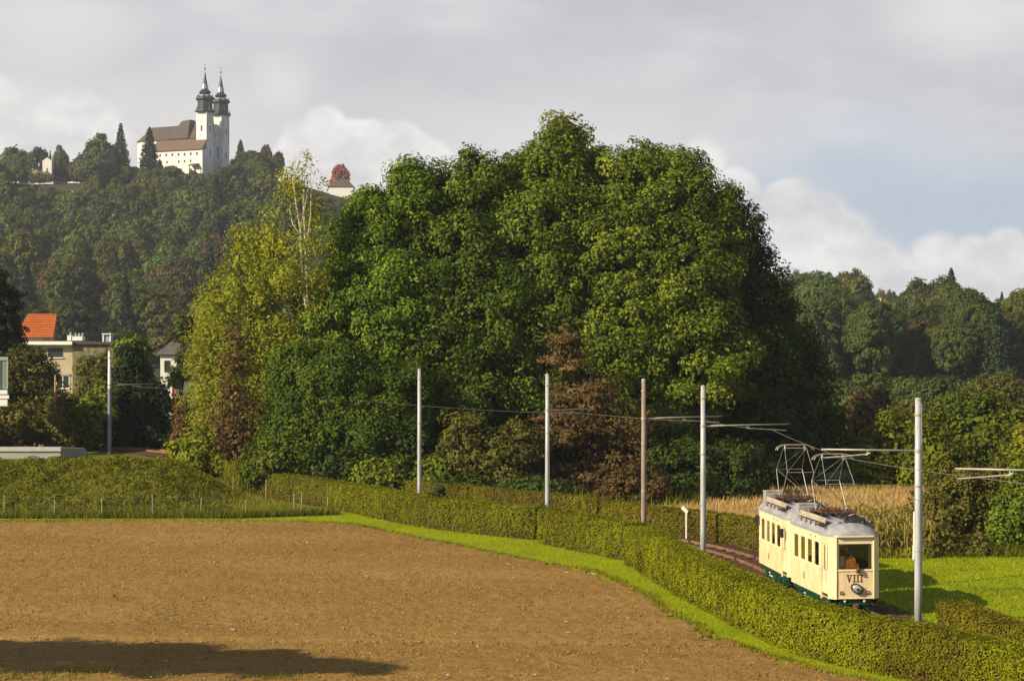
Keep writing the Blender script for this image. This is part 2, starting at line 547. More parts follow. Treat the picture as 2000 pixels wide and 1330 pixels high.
def hgt(X, Y):
    X, Y = np.asarray(X, dtype=np.float64), np.asarray(Y, dtype=np.float64)
    Yp = np.maximum(Y, 20.0)
    a = X / Yp
    z = 3.0 * sstep(114, 190, Y) * (1 - 0.5 * sstep(-0.02, 0.12, a))
    t = np.clip((Y - 430) / 430, 0, 1)
    z = z + np.interp(a, A_L, H_L) * (0.45 * t + 0.55 * t * t * (3 - 2 * t))
    z = z - 10.5 * (1 - sstep(799, 811, Y)) * sstep(470, 720, Y) * sstep(0.0, -0.07, a)
    t = np.clip((Y - 300) / 250, 0, 1)
    z = z + np.interp(a, A_R, H_R) * (0.4 * t + 0.6 * t * t * (3 - 2 * t))
    z = z - 40 * sstep(920, 1800, Y) * sstep(-2.0, 0.0, -np.abs(a) + 0.9)
    md = 2.45 * sstep(-14.8, -20.8, X) * np.exp(-(((Y - 109.0) / 4.9) ** 2)) * (1 + 0.10 * (vnoise(X * 0.35, Y * 0.35, 4) - 0.5))
    md = md * sstep(99.2, 102.0, Y)
    back = 1.3 * sstep(-14.0, -22.0, X) * sstep(106, 112, Y) * (1 - sstep(128, 150, Y))
    z = z + np.maximum(md, back)
    z = z + (vnoise(X * 0.12, Y * 0.12, 2) - 0.5) * 0.5 * sstep(118, 150, Y)
    return z


def axis(parts):
    out = []
    for (a, b, st) in parts:
        out += list(np.arange(a, b, st))
    out.append(parts[-1][1])
    return np.array(out)


gx = axis([(-1800, -1200, 200), (-1200, -320, 40), (-320, -60, 8), (-60, 60, 1.0), (60, 240, 6), (240, 1200, 40), (1200, 1800, 200)])
gy = axis([(-600, -20, 60), (-20, 40, 6), (40, 160, 1.0), (160, 900, 8), (900, 1800, 60)])
GX, GY = np.meshgrid(gx, gy)
GZ = hgt(GX, GY)
nx, ny = len(gx), len(gy)
idx = (np.arange(ny - 1)[:, None] * nx + np.arange(nx - 1)[None, :])
quads = np.stack([idx, idx + 1, idx + nx + 1, idx + nx], -1).reshape(-1, 4)
V = np.stack([GX.ravel(), GY.ravel(), GZ.ravel()], 1)
me = np_mesh('ground', V, quads, M['ground'], smooth=True)
FIELD_PX = [(-200, 1018), (0, 1018), (350, 1018), (600, 1020), (700, 1027), (830, 1053), (1000, 1086), (1150, 1117), (1240, 1150), (1300, 1192), (1370, 1232), (1470, 1272), (1590, 1306), (1720, 1336), (1850, 1360)]
FIELD = [G(px, py) for (px, py) in FIELD_PX]
FIELD = [(-48.0, FIELD[0][1])] + FIELD + [(14.5, 45.0), (-48.0, 45.0)]
CORN = [(7.8, 96), (12.4, 88.5), (17, 88.5), (22, 88), (28, 87.5), (60, 86), (75, 114), (30, 119), (13, 118), (11, 108), (7.5, 104)]


def zone(name, val):
    a = me.attributes.new(name, 'FLOAT', 'POINT')
    a.data.foreach_set('value', np.asarray(val, dtype=np.float32).ravel())


zr = sstep(99.3, 101.5, GY) * sstep(-12, -15, GX) * (1 - 0.6 * sstep(130, 150, GY))
zr = np.maximum(zr, sstep(82, 86, GY) * sstep(9, 13, GX))
zr = np.maximum(zr, sstep(112, 118, GY) * 0.9)
mead = np.exp(-(((GX / np.maximum(GY, 20) + 0.2265) / 0.012) ** 2)) * sstep(300, 330, GY) * (1 - sstep(550, 575, GY))
zone('rough', np.clip(zr - mead, 0, 1))
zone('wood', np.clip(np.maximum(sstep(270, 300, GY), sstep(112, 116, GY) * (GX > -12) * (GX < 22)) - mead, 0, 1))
zone('stubble', in_poly(GX, GY, CORN).astype(float))
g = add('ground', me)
tag(g, kind='structure')

# ploughed field: a real relief of clods and drill lines
fx = np.arange(-30, 14.6, 0.135)
fy = 45.5 + np.cumsum(np.concatenate([[0], np.linspace(0.11, 0.24, 300)]))
FX, FY = np.meshgrid(fx, fy)
FX = FX + (np.random.RandomState(1).rand(*FX.shape) - 0.5) * 0.07
FY = FY + (np.random.RandomState(2).rand(*FY.shape) - 0.5) * 0.07
rel = (vnoise(FX * 0.9, FY * 0.9, 1) - 0.5) * 0.035 + (vnoise(FX * 3.1, FY * 3.1, 2) - 0.5) * 0.055 + (vnoise(FX * 7.3, FY * 7.3, 3) - 0.5) * 0.065
ridge = np.sin((FX + 0.16 * FY + 0.5 * vnoise(FX * 0.2, FY * 0.2, 8)) * 2 * math.pi / 0.55)
rmask = sstep(0.42, 0.62, vnoise(FX * 0.11, FY * 0.09, 6)) * (1 - sstep(78, 86, FY))
tyre = np.sin((FX * 0.9 - FY * 0.35) * 2 * math.pi / 0.42) * np.exp(-(((FX + 11.6) / 1.5) ** 2) - (((FY - 63.8) / 2.6) ** 2))
row = np.exp(-(((FY - 58.6 + 0.05 * FX) / 0.35) ** 2)) * 0.05 - np.exp(-(((FY - 57.9 + 0.05 * FX) / 0.3) ** 2)) * 0.05
lump = np.clip(vnoise(FX * 3.3, FY * 3.3, 11) - 0.80, 0, 1) * 0.30
FZ = 0.05 + rel + ridge * rmask * 0.006 + tyre * 0.06 + row + lump
edge = np.zeros_like(FX)
inside = in_poly(FX, FY, FIELD)
nfx, nfy = FX.shape[1], FX.shape[0]
ii = (np.arange(nfy - 1)[:, None] * nfx + np.arange(nfx - 1)[None, :])
jit = (vnoise(FX * 1.5, FY * 1.5, 13) - 0.5) * 0.5
ok = in_poly(FX + jit, FY + jit, FIELD)
okq = ok[:-1, :-1] & ok[1:, :-1] & ok[:-1, 1:] & ok[1:, 1:]
border = okq.copy()
q = np.stack([ii, ii + 1, ii + nfx + 1, ii + nfx], -1)[okq]
FZ = np.where(np.roll(ok, 1, 0) & np.roll(ok, -1, 0) & np.roll(ok, 1, 1) & np.roll(ok, -1, 1), np.maximum(FZ, 0.006), 0.006)
used = np.unique(q)
remap = np.zeros(FX.size, dtype=np.int64)
remap[used] = np.arange(len(used))
fv = np.stack([FX.ravel(), FY.ravel(), FZ.ravel()], 1)[used]
fld = add('ploughed_field', np_mesh('ploughed_field', fv, remap[q], M['soil'], smooth=True))
tag(fld, kind='structure')


def field_z(x, y):
    return 0.05


def scatter_in(poly, n, rng):
    p = np.array(poly)
    lo, hi = p.min(0), p.max(0)
    x = rng.uniform(lo[0], hi[0], n * 2)
    y = rng.uniform(lo[1], hi[1], n * 2)
    k = in_poly(x, y, poly)
    return x[k][:n], y[k][:n]


# clods and bits of straw lying on the field
rng = np.random.RandomState(21)
cx_, cy_ = scatter_in(FIELD, 46000, rng)
k = np.abs(cx_) < cy_ * 0.30
cx_, cy_ = cx_[k], cy_[k]
oct_v = np.array([(1, 0, -0.3), (-1, 0, -0.3), (0, 1, -0.3), (0, -1, -0.3), (0, 0, 1)], dtype=float)
oct_f = np.array([(0, 2, 4), (2, 1, 4), (1, 3, 4), (3, 0, 4)])
n = len(cx_)
sz = 0.022 + 0.034 * rng.rand(n) ** 5 + 0.020 * rng.rand(n)
vv = oct_v[None] * (0.65 + 0.7 * rng.rand(n, 5, 1)) * sz[:, None, None] * np.array([1.2, 1.2, 0.8])
ang = rng.rand(n) * 6.28
ca, sa = np.cos(ang)[:, None], np.sin(ang)[:, None]
vx = vv[..., 0] * ca - vv[..., 1] * sa + cx_[:, None]
vy = vv[..., 0] * sa + vv[..., 1] * ca + cy_[:, None]
vz = vv[..., 2] + 0.050 + 0.02 * rng.rand(n)[:, None]
vv = np.stack([vx, vy, vz], -1).reshape(-1, 3)
ff = (oct_f[None] + (np.arange(n) * 5)[:, None, None]).reshape(-1, 3)
o = add('soil_clods', np_mesh('soil_clods', vv, ff, M['clod']))
tag(o, 'crumbled clods of earth strewn over the ploughed brown field', 'soil', kind='stuff')
n = 520
sx_, sy_ = scatter_in(FIELD, n, rng)
n = len(sx_)
w_ = np.where(vnoise(sx_ * 0.2, sy_ * 0.2, 15) > 0.45, 1.0, 0.35)
L = (0.03 + 0.06 * rng.rand(n)) * w_
a = rng.rand(n) * 6.28
dx, dy = np.cos(a) * L, np.sin(a) * L
wx, wy = -np.sin(a) * 0.012, np.cos(a) * 0.012
z0 = 0.10 + 0.03 * rng.rand(n)
vv = np.stack([np.stack([sx_ - dx - wx, sy_ - dy - wy, z0], 1), np.stack([sx_ + dx - wx, sy_ + dy - wy, z0], 1),
               np.stack([sx_ + dx + wx, sy_ + dy + wy, z0 + 0.02], 1), np.stack([sx_ - dx + wx, sy_ - dy + wy, z0 + 0.02], 1)], 1).reshape(-1, 3)
o = add('straw_litter', np_mesh('straw_litter', vv, np.arange(n * 4).reshape(-1, 4), M['straw']))
tag(o, 'pale bits of straw and stubble lying on the ploughed field', 'straw', kind='stuff')


# ------------------------------------------------------------------ foliage
def unit(v):
    return v / np.maximum(np.linalg.norm(v, axis=-1, keepdims=True), 1e-9)


def leaf_mesh(name, C, N, Sz, val, mat, rng, aspect=0.62, fold=0.18, T=None):
    n = len(C)
    N = unit(N)
    if T is None:
        T = rng.normal(size=(n, 3))
    T = unit(T - N * (T * N).sum(1, keepdims=True))
    B = np.cross(N, T)
    s = Sz[:, None]
    V = np.stack([C - T * s * 0.5, C + B * s * 0.5 * aspect + N * s * fold + T * s * 0.06, C + T * s * 0.5, C - B * s * 0.5 * aspect + N * s * fold + T * s * 0.06], 1).reshape(-1, 3)
    return np_mesh(name, V, np.arange(n * 4).reshape(-1, 4), mat, {'v': np.clip(val, 0, 1)})


def crown_points(lobes, rng, per_m2=1.0, clump=1.0, leaves=90, flat=0.6, inner=0.35, low=-0.55, up=0.55):
    """leaf places, facings and tones for a crown made of ellipsoid lobes (cx,cy,cz,rx,ry,rz)"""
    lob = np.array(lobes, dtype=float)
    area = 4 * math.pi * ((lob[:, 3] * lob[:, 4]) ** 1.6 + (lob[:, 3] * lob[:, 5]) ** 1.6 + (lob[:, 4] * lob[:, 5]) ** 1.6) ** (1 / 1.6) / 3 ** (1 / 1.6)
    C, N, Vv = [], [], []
    for L, ar in zip(lob, area):
        m = max(5, int(ar * per_m2 / (clump * clump)))
        d = unit(rng.normal(size=(m * 2, 3)))
        d = d[d[:, 2] > low][:m]
        m = len(d)
        rf = 1.04 - inner * rng.rand(m) ** 1.8 + 0.10 * (rng.rand(m) - 0.5)
        pc = L[:3] + d * L[3:] * rf[:, None]
        n0 = unit(d / L[3:])
        # drop clumps buried deep inside the other lobes
        keep = np.ones(m, bool)
        for K in lob:
            if K is L:
                continue
            q = (((pc - K[:3]) / K[3:]) ** 2).sum(1)
            keep &= q > 0.52
        pc, n0 = pc[keep], n0[keep]
        m = len(pc)
        if m == 0:
            continue
        cr = clump * (0.45 + 0.85 * rng.rand(m))
        spr = rng.rand(m) < 0.14                              # loose sprigs standing out of the crown
        pc = np.where(spr[:, None], L[:3] + d[keep] * L[3:] * (1.04 + 0.10 * rng.rand(m))[:, None], pc)
        cr = np.where(spr, clump * 0.42, cr)
        tone = rng.normal(0.5, 0.13, m)
        k = rng.poisson(leaves * (cr / clump) ** 2)
        ix = np.repeat(np.arange(m), k)
        t = len(ix)
        off = unit(rng.normal(size=(t, 3))) * (rng.rand(t, 1) ** 0.42)
        off = off * cr[ix][:, None] * np.array([1, 1, flat])
        C.append(pc[ix] + off)
        N.append(n0[ix] * 0.50 + np.array([0, 0, up * 0.7]) + off / cr[ix][:, None] * 0.75 + rng.normal(size=(t, 3)) * 0.36)
        Vv.append(tone[ix] + rng.normal(0, 0.17, t))
    return np.concatenate(C), np.concatenate(N), np.concatenate(Vv)


def limbs(mb, base, lobes, r0, rng, lean=None):
    """a tapered trunk that splits into a limb for each lobe"""
    lob = sorted(lobes, key=lambda l: l[2])
    top = Vector(lob[-1][:3])
    b = Vector(base)
    fork = b.lerp(Vector((sum(l[0] for l in lob) / len(lob), sum(l[1] for l in lob) / len(lob), min(l[2] for l in lob))), 0.75)
    mid = b.lerp(fork, 0.5) + Vector((rng.normal() * 0.2, rng.normal() * 0.2, 0))
    mb.tube([b - Vector((0, 0, 0.3)), mid, fork], r0, 9, r0 * 0.75)
    for l in lob:
        e = Vector(l[:3])
        m_ = fork.lerp(e, 0.5) + Vector((rng.normal() * 0.4, rng.normal() * 0.4, -0.3))
        mb.tube([fork, m_, e], r0 * 0.55, 6, r0 * 0.12)
        for _ in range(3):
            d = Vector(rng.normal(size=3)).normalized()
            mb.tube([m_.lerp(e, rng.rand()), e + Vector((d.x * l[3], d.y * l[4], abs(d.z) * l[5])) * 0.8], r0 * 0.16, 4, r0 * 0.03)


def tree(name, label, px_lobes, Y, leafm, base_px, seed, cat='tree', group=None, leaf=0.24, per=1.12, clump=0.92, leaves=150, r0=0.35, bark='bark',
         flat=0.85, inner=0.42, low=-0.6, up=0.50, depth=None, twigs=True, aspect=0.62, dense=True):
    """px_lobes: (photo x, photo y, half width, half height[, depth offset]) at the distance Y"""
    rng = np.random.RandomState(seed)
    bx = (base_px - CX) / F * Y
    bz = float(hgt(bx, Y))
    root = thing(name, (bx, Y, bz), label, cat, group)
    lobes = []
    for L in px_lobes:
        dY = L[4] if len(L) > 4 else 0.0
        yy = Y + dY
        s = F / yy
        c = P(L[0], L[1], yy)
        rx, rz = L[2] / s, L[3] / s
        lobes.append((c.x - bx, dY, c.z - bz, rx, depth or min(rx, rz * 1.2), rz))
    C, N, v = crown_points(lobes, rng, per, clump, leaves, flat, inner, low, up)
    k = C[:, 2] > 0.05
    C, N, v = C[k], N[k], v[k]
    sz = leaf * (0.6 + 0.8 * rng.rand(len(C)))
    if dense:                                                # the leaf mass inside the crown
        Ci, Ni = [], []
        for L in lobes:
            m_ = int(26 * (L[3] * L[4] + L[3] * L[5] + L[4] * L[5]))
            d_ = unit(rng.normal(size=(m_, 3)))
            Ci.append(np.array(L[:3]) + d_ * np.array(L[3:]) * (0.35 + 0.47 * rng.rand(m_, 1)))
            Ni.append(d_ + rng.normal(size=(m_, 3)) * 0.5 + np.array([0, 0, 0.3]))
        Ci, Ni = np.concatenate(Ci), np.concatenate(Ni)
        kk_ = Ci[:, 2] > 0.3
        Ci, Ni = Ci[kk_], Ni[kk_]
        C, N = np.concatenate([C, Ci]), np.concatenate([N, Ni])
        v = np.concatenate([v, rng.normal(0.45, 0.15, len(Ci))])
        sz = np.concatenate([sz, leaf * (1.6 + 1.4 * rng.rand(len(Ci)))])
    crown = add('crown', leaf_mesh('crown', C, N, sz, v, M[leafm], rng, aspect), root)
    if twigs:
        mb = MB()
        limbs(mb, (0, 0, 0), lobes, r0, rng)
        mb.build('trunk', M[bark], root, smooth=True)
    return root


# --- the big clump in the middle
tree('maple_tree', 'big dark green maple at the left end of the tall tree clump',
     [(740, 505, 95, 120), (690, 625, 105, 115, -2), (815, 385, 56, 78), (780, 620, 95, 120, -3), (655, 700, 80, 90, -1), (722, 430, 44, 56, 1)], 122, 'maple', 725, 11)
tree('broad_leaved_tree', 'broad green tree in the middle of the clump, left of the pale pointed treetop',
     [(930, 400, 80, 105), (900, 540, 100, 120, -2), (985, 440, 70, 120, 1), (860, 660, 95, 110, -4), (975, 640, 90, 130, -4), (920, 780, 90, 90, -4)], 123, 'oak', 905, 12)
tree('broad_leaved_tree', 'tallest green broadleaf crown below the pale pointed treetop',
     [(1085, 345, 68, 82), (1060, 470, 95, 110, -2), (1130, 440, 80, 110), (1080, 600, 90, 110, -4), (1040, 740, 85, 100, -4)], 124, 'oak', 1075, 13)
tree('tall_birch', 'slender pale green treetop rising above the middle of the big clump',
     [(1103, 262, 42, 44), (1095, 320, 48, 60), (1135, 300, 20, 40), (1100, 420, 55, 80)], 131, 'lime', 1100, 14, leaf=0.26, per=0.8, clump=0.8, leaves=55, inner=0.6, r0=0.2)
tree('oak_tree', 'huge dark green oak with a rounded top forming the right half of the clump',
     [(1235, 385, 85, 100), (1320, 410, 85, 112), (1210, 520, 95, 110, -3), (1330, 560, 110, 125, -3), (1230, 665, 100, 110, -5), (1395, 460, 70, 100), (1360, 700, 110, 110, -5), (1280, 790, 110, 110, -4)], 124, 'oak', 1290, 15)
tree('maple_tree', 'shaded dark maple on the right flank of the clump above the tram',
     [(1440, 500, 55, 105), (1475, 600, 70, 110), (1520, 700, 75, 115), (1455, 740, 100, 130, -3), (1560, 800, 78, 115), (1490, 880, 110, 90, -2), (1600, 860, 48, 85), (1400, 880, 90, 90, -3)], 126, 'darkleaf', 1490, 16, leaf=0.26, leaves=80)  # dark leaf colour carries the shade lying on this flank
tree('maple_tree', 'low spreading maple in front of the left side of the tall clump',
     [(640, 775, 100, 95), (575, 735, 55, 60), (715, 850, 95, 85, -1), (600, 860, 80, 75, -1), (780, 790, 70, 80)], 115, 'deep', 690, 17, leaf=0.20, clump=0.85)
tree('brown_conifer', 'rusty brown half dead conifer in front of the big clump',
     [(1105, 690, 40, 60), (1150, 770, 70, 45), (1110, 850, 75, 50), (1195, 830, 75, 45), (1225, 905, 85, 50), (1130, 930, 90, 45), (1260, 960, 70, 30)], 112.5, 'brown', 1140, 18,
     leaf=0.24, per=0.75, clump=0.75, leaves=70, flat=0.35, inner=0.7, up=0.8, aspect=0.35, r0=0.25)
tree('olive_shrub', 'yellow olive drooping shrub just left of the grey pole below the brown conifer',
     [(905, 850, 40, 42), (940, 890, 55, 42), (1010, 880, 45, 55), (980, 920, 50, 40)], 110.5, 'olive', 960, 19, cat='shrub', leaf=0.22, clump=0.7, leaves=90, r0=0.12)
SHRUBS = [
    (540, 905, 60, 55, 113, 'bush', 'green shrub at the foot of the low maple, left of the white flowers'),
    (655, 915, 55, 45, 112, 'darkleaf', 'dark green shrub behind the white flowers by the hedge'),
    (745, 935, 60, 40, 111, 'bush', 'leafy shrub just left of the pole in front of the clump'),
    (855, 935, 45, 40, 111, 'bush', 'leafy shrub just right of the pole in front of the clump'),
    (800, 890, 50, 60, 113, 'darkleaf', 'dark shrub directly behind the pole in front of the clump'),
    (905, 960, 55, 28, 107.5, 'darkleaf', 'low dark shrub under the olive conifer'),
    (1040, 960, 60, 28, 105.5, 'darkleaf', 'low dark shrub left of the grey pole below the brown conifer'),
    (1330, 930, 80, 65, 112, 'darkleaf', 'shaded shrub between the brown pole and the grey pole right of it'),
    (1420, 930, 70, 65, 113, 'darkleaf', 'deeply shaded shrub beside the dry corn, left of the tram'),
    (1245, 955, 60, 40, 109, 'brown', 'brown shrub right at the top of the brown pole hedge'),
]
for i, (px, py, rx, ry, Y, mm, lab) in enumerate(SHRUBS):
    tree('shrub', lab, [(px, py, rx, ry), (px - rx * 0.5, py + ry * 0.3, rx * 0.6, ry * 0.7), (px + rx * 0.5, py + ry * 0.25, rx * 0.6, ry * 0.7)], Y, mm, px, 40 + i, cat='shrub',
         group='shrubs along the foot of the tree clump', leaf=0.24, clump=0.65, leaves=70, low=-0.8, r0=0.08)


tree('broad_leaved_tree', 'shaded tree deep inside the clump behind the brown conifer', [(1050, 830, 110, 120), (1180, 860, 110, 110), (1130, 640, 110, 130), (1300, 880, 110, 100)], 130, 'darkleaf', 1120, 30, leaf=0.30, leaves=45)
tree('broad_leaved_tree', 'shaded tree deep inside the clump behind the pole in front of the maple', [(850, 830, 110, 120), (760, 860, 100, 100), (870, 560, 100, 150), (840, 430, 60, 70)], 130, 'maple', 830, 31, leaf=0.30, leaves=45)
tree('broad_leaved_tree', 'green crown filling the dip between the tallest crown and the rounded oak', [(1165, 390, 55, 95), (1175, 520, 90, 120), (1270, 350, 50, 66), (1010, 390, 50, 85)], 127, 'oak', 1180, 32)

# --- birches at the left of the clump
def birch(name, label, px_lobes, Y, trunk_px, seed, leafm='birch', limbs_px=(), leaf=0.20, sparse=1.0, **kw):
    root = tree(name, label, px_lobes, Y, leafm, trunk_px[0][0], seed, leaf=leaf, per=0.95 * sparse, clump=0.9, leaves=100, flat=1.15, inner=0.75, low=-0.9, up=0.15, twigs=False, aspect=0.55, dense=sparse > 0.5 and not label.startswith('tall'), **kw)
    mb = MB()
    bx, bz = root.location.x, root.location.z

    def line(pl, r, r2):
        pts = []
        for (px, py) in pl:
            c = P(px, py, Y)
            pts.append((c.x - bx, -0.9 if py < 490 else 0.6, c.z - bz))
        mb.tube(pts, r, 7, r2)
    line(trunk_px, 0.14, 0.03)
    for l in limbs_px:
        line(l, 0.055, 0.015)
    mb.build('trunk', M['birchbark'], root, smooth=True)
    return root


birch('birch_tree', 'tall yellowish birch with bare white forked trunk and thin sparse top',
      [(572, 470, 55, 75), (612, 500, 45, 100), (555, 590, 70, 90), (600, 660, 60, 90), (560, 740, 60, 90), (545, 840, 60, 80), (585, 400, 36, 45)], 118,
      [(600, 925), (604, 800), (603, 640), (590, 560), (590, 450), (580, 390), (574, 340)], 61,
      limbs_px=(((603, 480), (610, 420), (611, 370), (606, 320)), ((603, 640), (602, 540), (605, 470)), ((600, 475), (575, 440), (568, 410)), ((590, 450), (600, 400), (612, 330))))
root = birch('birch_tree', 'thin see-through birch crown against the sky, above the tall birch', [(600, 318, 34, 22), (575, 345, 24, 32), (620, 345, 20, 36)], 118.5,
             [(601, 925), (601, 640), (600, 480), (596, 400), (598, 330)], 62, sparse=0.2, leaf=0.18)
birch('birch_tree', 'broad yellow green birch left of the white forked birch',
      [(480, 490, 40, 60), (520, 520, 50, 90), (470, 600, 60, 90), (440, 690, 65, 90), (500, 690, 60, 90), (470, 800, 70, 90), (520, 800, 60, 90)], 120,
      [(480, 920), (484, 700), (482, 600), (480, 540)], 63, limbs_px=(((484, 640), (455, 560)), ((484, 640), (520, 540))))
birch('birch_tree', 'leftmost yellow green birch beside the dark roofed house',
      [(420, 595, 26, 50), (405, 670, 34, 70), (402, 760, 34, 70), (425, 800, 44, 80), (400, 855, 36, 55)], 122,
      [(400, 915), (402, 760), (410, 680), (412, 630)], 64, limbs_px=(((402, 760), (380, 690)),))
tree('green_bush', 'fresh green bush between the birches and the mound', [(400, 880, 40, 42), (355, 885, 22, 30), (430, 905, 34, 24)], 117, 'lime', 395, 65, cat='bush', leaf=0.24, clump=0.7, leaves=80, r0=0.08)
tree('brown_tree', 'thin reddish brown tree in front of the birches', [(462, 690, 26, 65), (455, 780, 40, 80), (475, 860, 45, 60), (440, 850, 35, 60)], 115, 'brown', 470, 66, leaf=0.17, per=0.55, clump=0.65, leaves=45, inner=0.8, r0=0.13)
tree('brown_bush', 'brown leaved bush beside the dark yew', [(360, 810, 14, 36), (355, 855, 16, 26)], 124, 'brown', 352, 67, cat='bush', leaf=0.22, clump=0.6, leaves=60, r0=0.07)
tree('yew_tree', 'very dark rounded yew behind the leftmost grey pole', [(255, 725, 28, 45), (265, 790, 45, 60), (305, 845, 42, 45), (250, 850, 35, 45), (240, 760, 22, 60), (312, 790, 24, 36)], 138, 'yew', 268, 68, leaf=0.26, clump=0.8, leaves=120, low=-0.9)
tree('green_bush', 'bright green bush left of the leftmost grey pole', [(180, 830, 30, 50), (200, 800, 22, 50), (170, 860, 22, 28)], 135, 'bush', 184, 69, cat='bush', leaf=0.26, clump=0.7, leaves=80, r0=0.08)
tree('green_tree', 'leafy green tree above the yew, in front of the dark roofed house', [(258, 685, 28, 28), (244, 720, 18, 36)], 146, 'bush', 262, 70, leaf=0.3, clump=0.8, leaves=80)
tree('pale_tree', 'brown green tree with pale twigs in front of the beige house, left of its windows', [(60, 720, 38, 42), (40, 770, 50, 45), (80, 760, 32, 40), (30, 820, 55, 40)], 142, 'olive', 55, 71, leaf=0.26, clump=0.75, leaves=80, inner=0.6)
tree('brown_shrub', 'dense brown green shrub above the concrete wall', [(60, 830, 60, 38), (0, 835, 60, 40), (115, 845, 45, 32), (120, 800, 25, 40)], 134, 'olive', 60, 72, cat='shrub', leaf=0.26, clump=0.7, leaves=85, low=-0.9, r0=0.1)
tree('ivy_shrub', 'overgrown green shrub covering the right half of the beige house', [(182, 765, 30, 50), (162, 810, 30, 40), (198, 730, 18, 42), (172, 722, 16, 18)], 150, 'olive', 172, 73, cat='shrub', leaf=0.28, clump=0.75, leaves=80, low=-0.9, r0=0.1)
tree('dark_conifer', 'dark evergreen at the left edge of the photo beside the orange roof', [(-10, 600, 40, 50), (0, 660, 42, 45), (-20, 560, 20, 45), (10, 700, 30, 30)], 150, 'yew', -10, 74, leaf=0.34, clump=0.9, leaves=100, flat=0.4)
tree('grey_green_tree', 'grey green tree beside the dark roofed house', [(352, 720, 14, 34), (340, 748, 14, 16), (366, 650, 24, 30)], 150, 'wood_green', 348, 75, leaf=0.28, clump=0.7, leaves=60)

# --- trees and bushes at the right
RIGHT = [
    ('bushy_tree', 'brownish tree between the dark clump and the roof on the hill', [(1690, 800, 42, 42), (1660, 840, 34, 45), (1700, 850, 42, 42)], 150, 'wood_brown', 1685, 0.34, 0.9, 'tree'),
    ('green_bush', 'bright yellow green bush behind the tram pantographs', [(1745, 860, 48, 52), (1700, 900, 42, 52), (1765, 910, 40, 50), (1720, 940, 50, 35)], 124, 'lime', 1730, 0.25, 0.75, 'bush'),
    ('round_bush', 'large dull green rounded tree right of the near pole on the skyline of bushes', [(1920, 850, 60, 75), (1970, 870, 55, 70), (1880, 900, 55, 60)], 128, 'bush', 1920, 0.3, 0.9, 'tree'),
    ('green_bush', 'yellow green bush behind the near pole', [(1815, 880, 36, 55), (1840, 920, 40, 50), (1800, 930, 36, 45)], 122, 'lime', 1815, 0.26, 0.75, 'bush'),
    ('shrub', 'dark leaved shrub with bare twigs standing at the back of the meadow', [(1880, 960, 62, 48), (1830, 1000, 45, 48), (1890, 1030, 60, 45), (1950, 960, 40, 50)], 86, 'olive', 1880, 0.17, 0.5, 'shrub'),
    ('shrub', 'green shrub at the right edge of the photo behind the meadow', [(1975, 1020, 42, 62), (1950, 1060, 40, 40), (2010, 960, 45, 60)], 84, 'bush', 1975, 0.17, 0.5, 'shrub'),
    ('shrub', 'brown twiggy shrub low on the back edge of the meadow', [(1835, 1060, 40, 35), (1900, 1075, 40, 25)], 82.5, 'olive', 1860, 0.15, 0.42, 'shrub'),
    ('green_tree', 'green tree filling the gap between the near pole and the right hill', [(1850, 870, 30, 55), (1800, 850, 26, 38)], 140, 'bush', 1840, 0.3, 0.85, 'tree'),
    ('tall_bush', 'yellow green bush at the far right above the bracket arm', [(1985, 930, 45, 55), (2030, 900, 50, 70)], 118, 'lime', 1990, 0.26, 0.75, 'bush'),
    ('hillside_tree', 'olive tree below the white shed roof behind the tram', [(1770, 830, 45, 40), (1735, 840, 34, 36)], 175, 'olive', 1760, 0.36, 0.9, 'tree'),
    ('hillside_tree', 'leafy tree just right of the near pole top', [(1860, 815, 50, 42), (1900, 835, 40, 40)], 180, 'bush', 1870, 0.36, 0.9, 'tree'),
    ('hillside_tree', 'round tree on the right edge below the hill wood', [(1975, 790, 50, 42), (2020, 800, 50, 50)], 185, 'wood_olive', 1980, 0.36, 0.9, 'tree'),
    ('hillside_tree', 'dull green tree beside the dark clump, below the hill wood', [(1655, 790, 45, 45), (1700, 770, 34, 40)], 200, 'wood_green', 1665, 0.38, 1.0, 'tree'),
    ('hillside_tree', 'low green tree left of the shed roof, at the foot of the hill wood', [(1735, 775, 36, 30), (1770, 770, 30, 26)], 232, 'wood_green', 1750, 0.38, 1.0, 'tree'),
    ('hillside_tree', 'olive tree at the foot of the hill wood above the bracket arm', [(1920, 775, 46, 34), (1955, 765, 34, 34)], 235, 'wood_olive', 1935, 0.38, 1.0, 'tree'),
    ('hillside_tree', 'mid green tree at the foot of the hill wood beside the near pole top', [(1870, 775, 40, 34), (1840, 765, 30, 30)], 240, 'wood_green', 1855, 0.38, 1.0, 'tree'),
    ('hillside_tree', 'broad tree between the shed and the hill wood', [(1800, 790, 40, 34), (1830, 780, 34, 36)], 215, 'wood_green', 1812, 0.38, 1.0, 'tree'),
]
for i, (nm, lab, lb, Y, mm, bpx, lf, cl, cat) in enumerate(RIGHT):
    tree(nm, lab, lb, Y, mm, bpx, 90 + i, cat=cat, leaf=lf, clump=cl, leaves=85, low=-0.85, inner=0.5, r0=0.1)

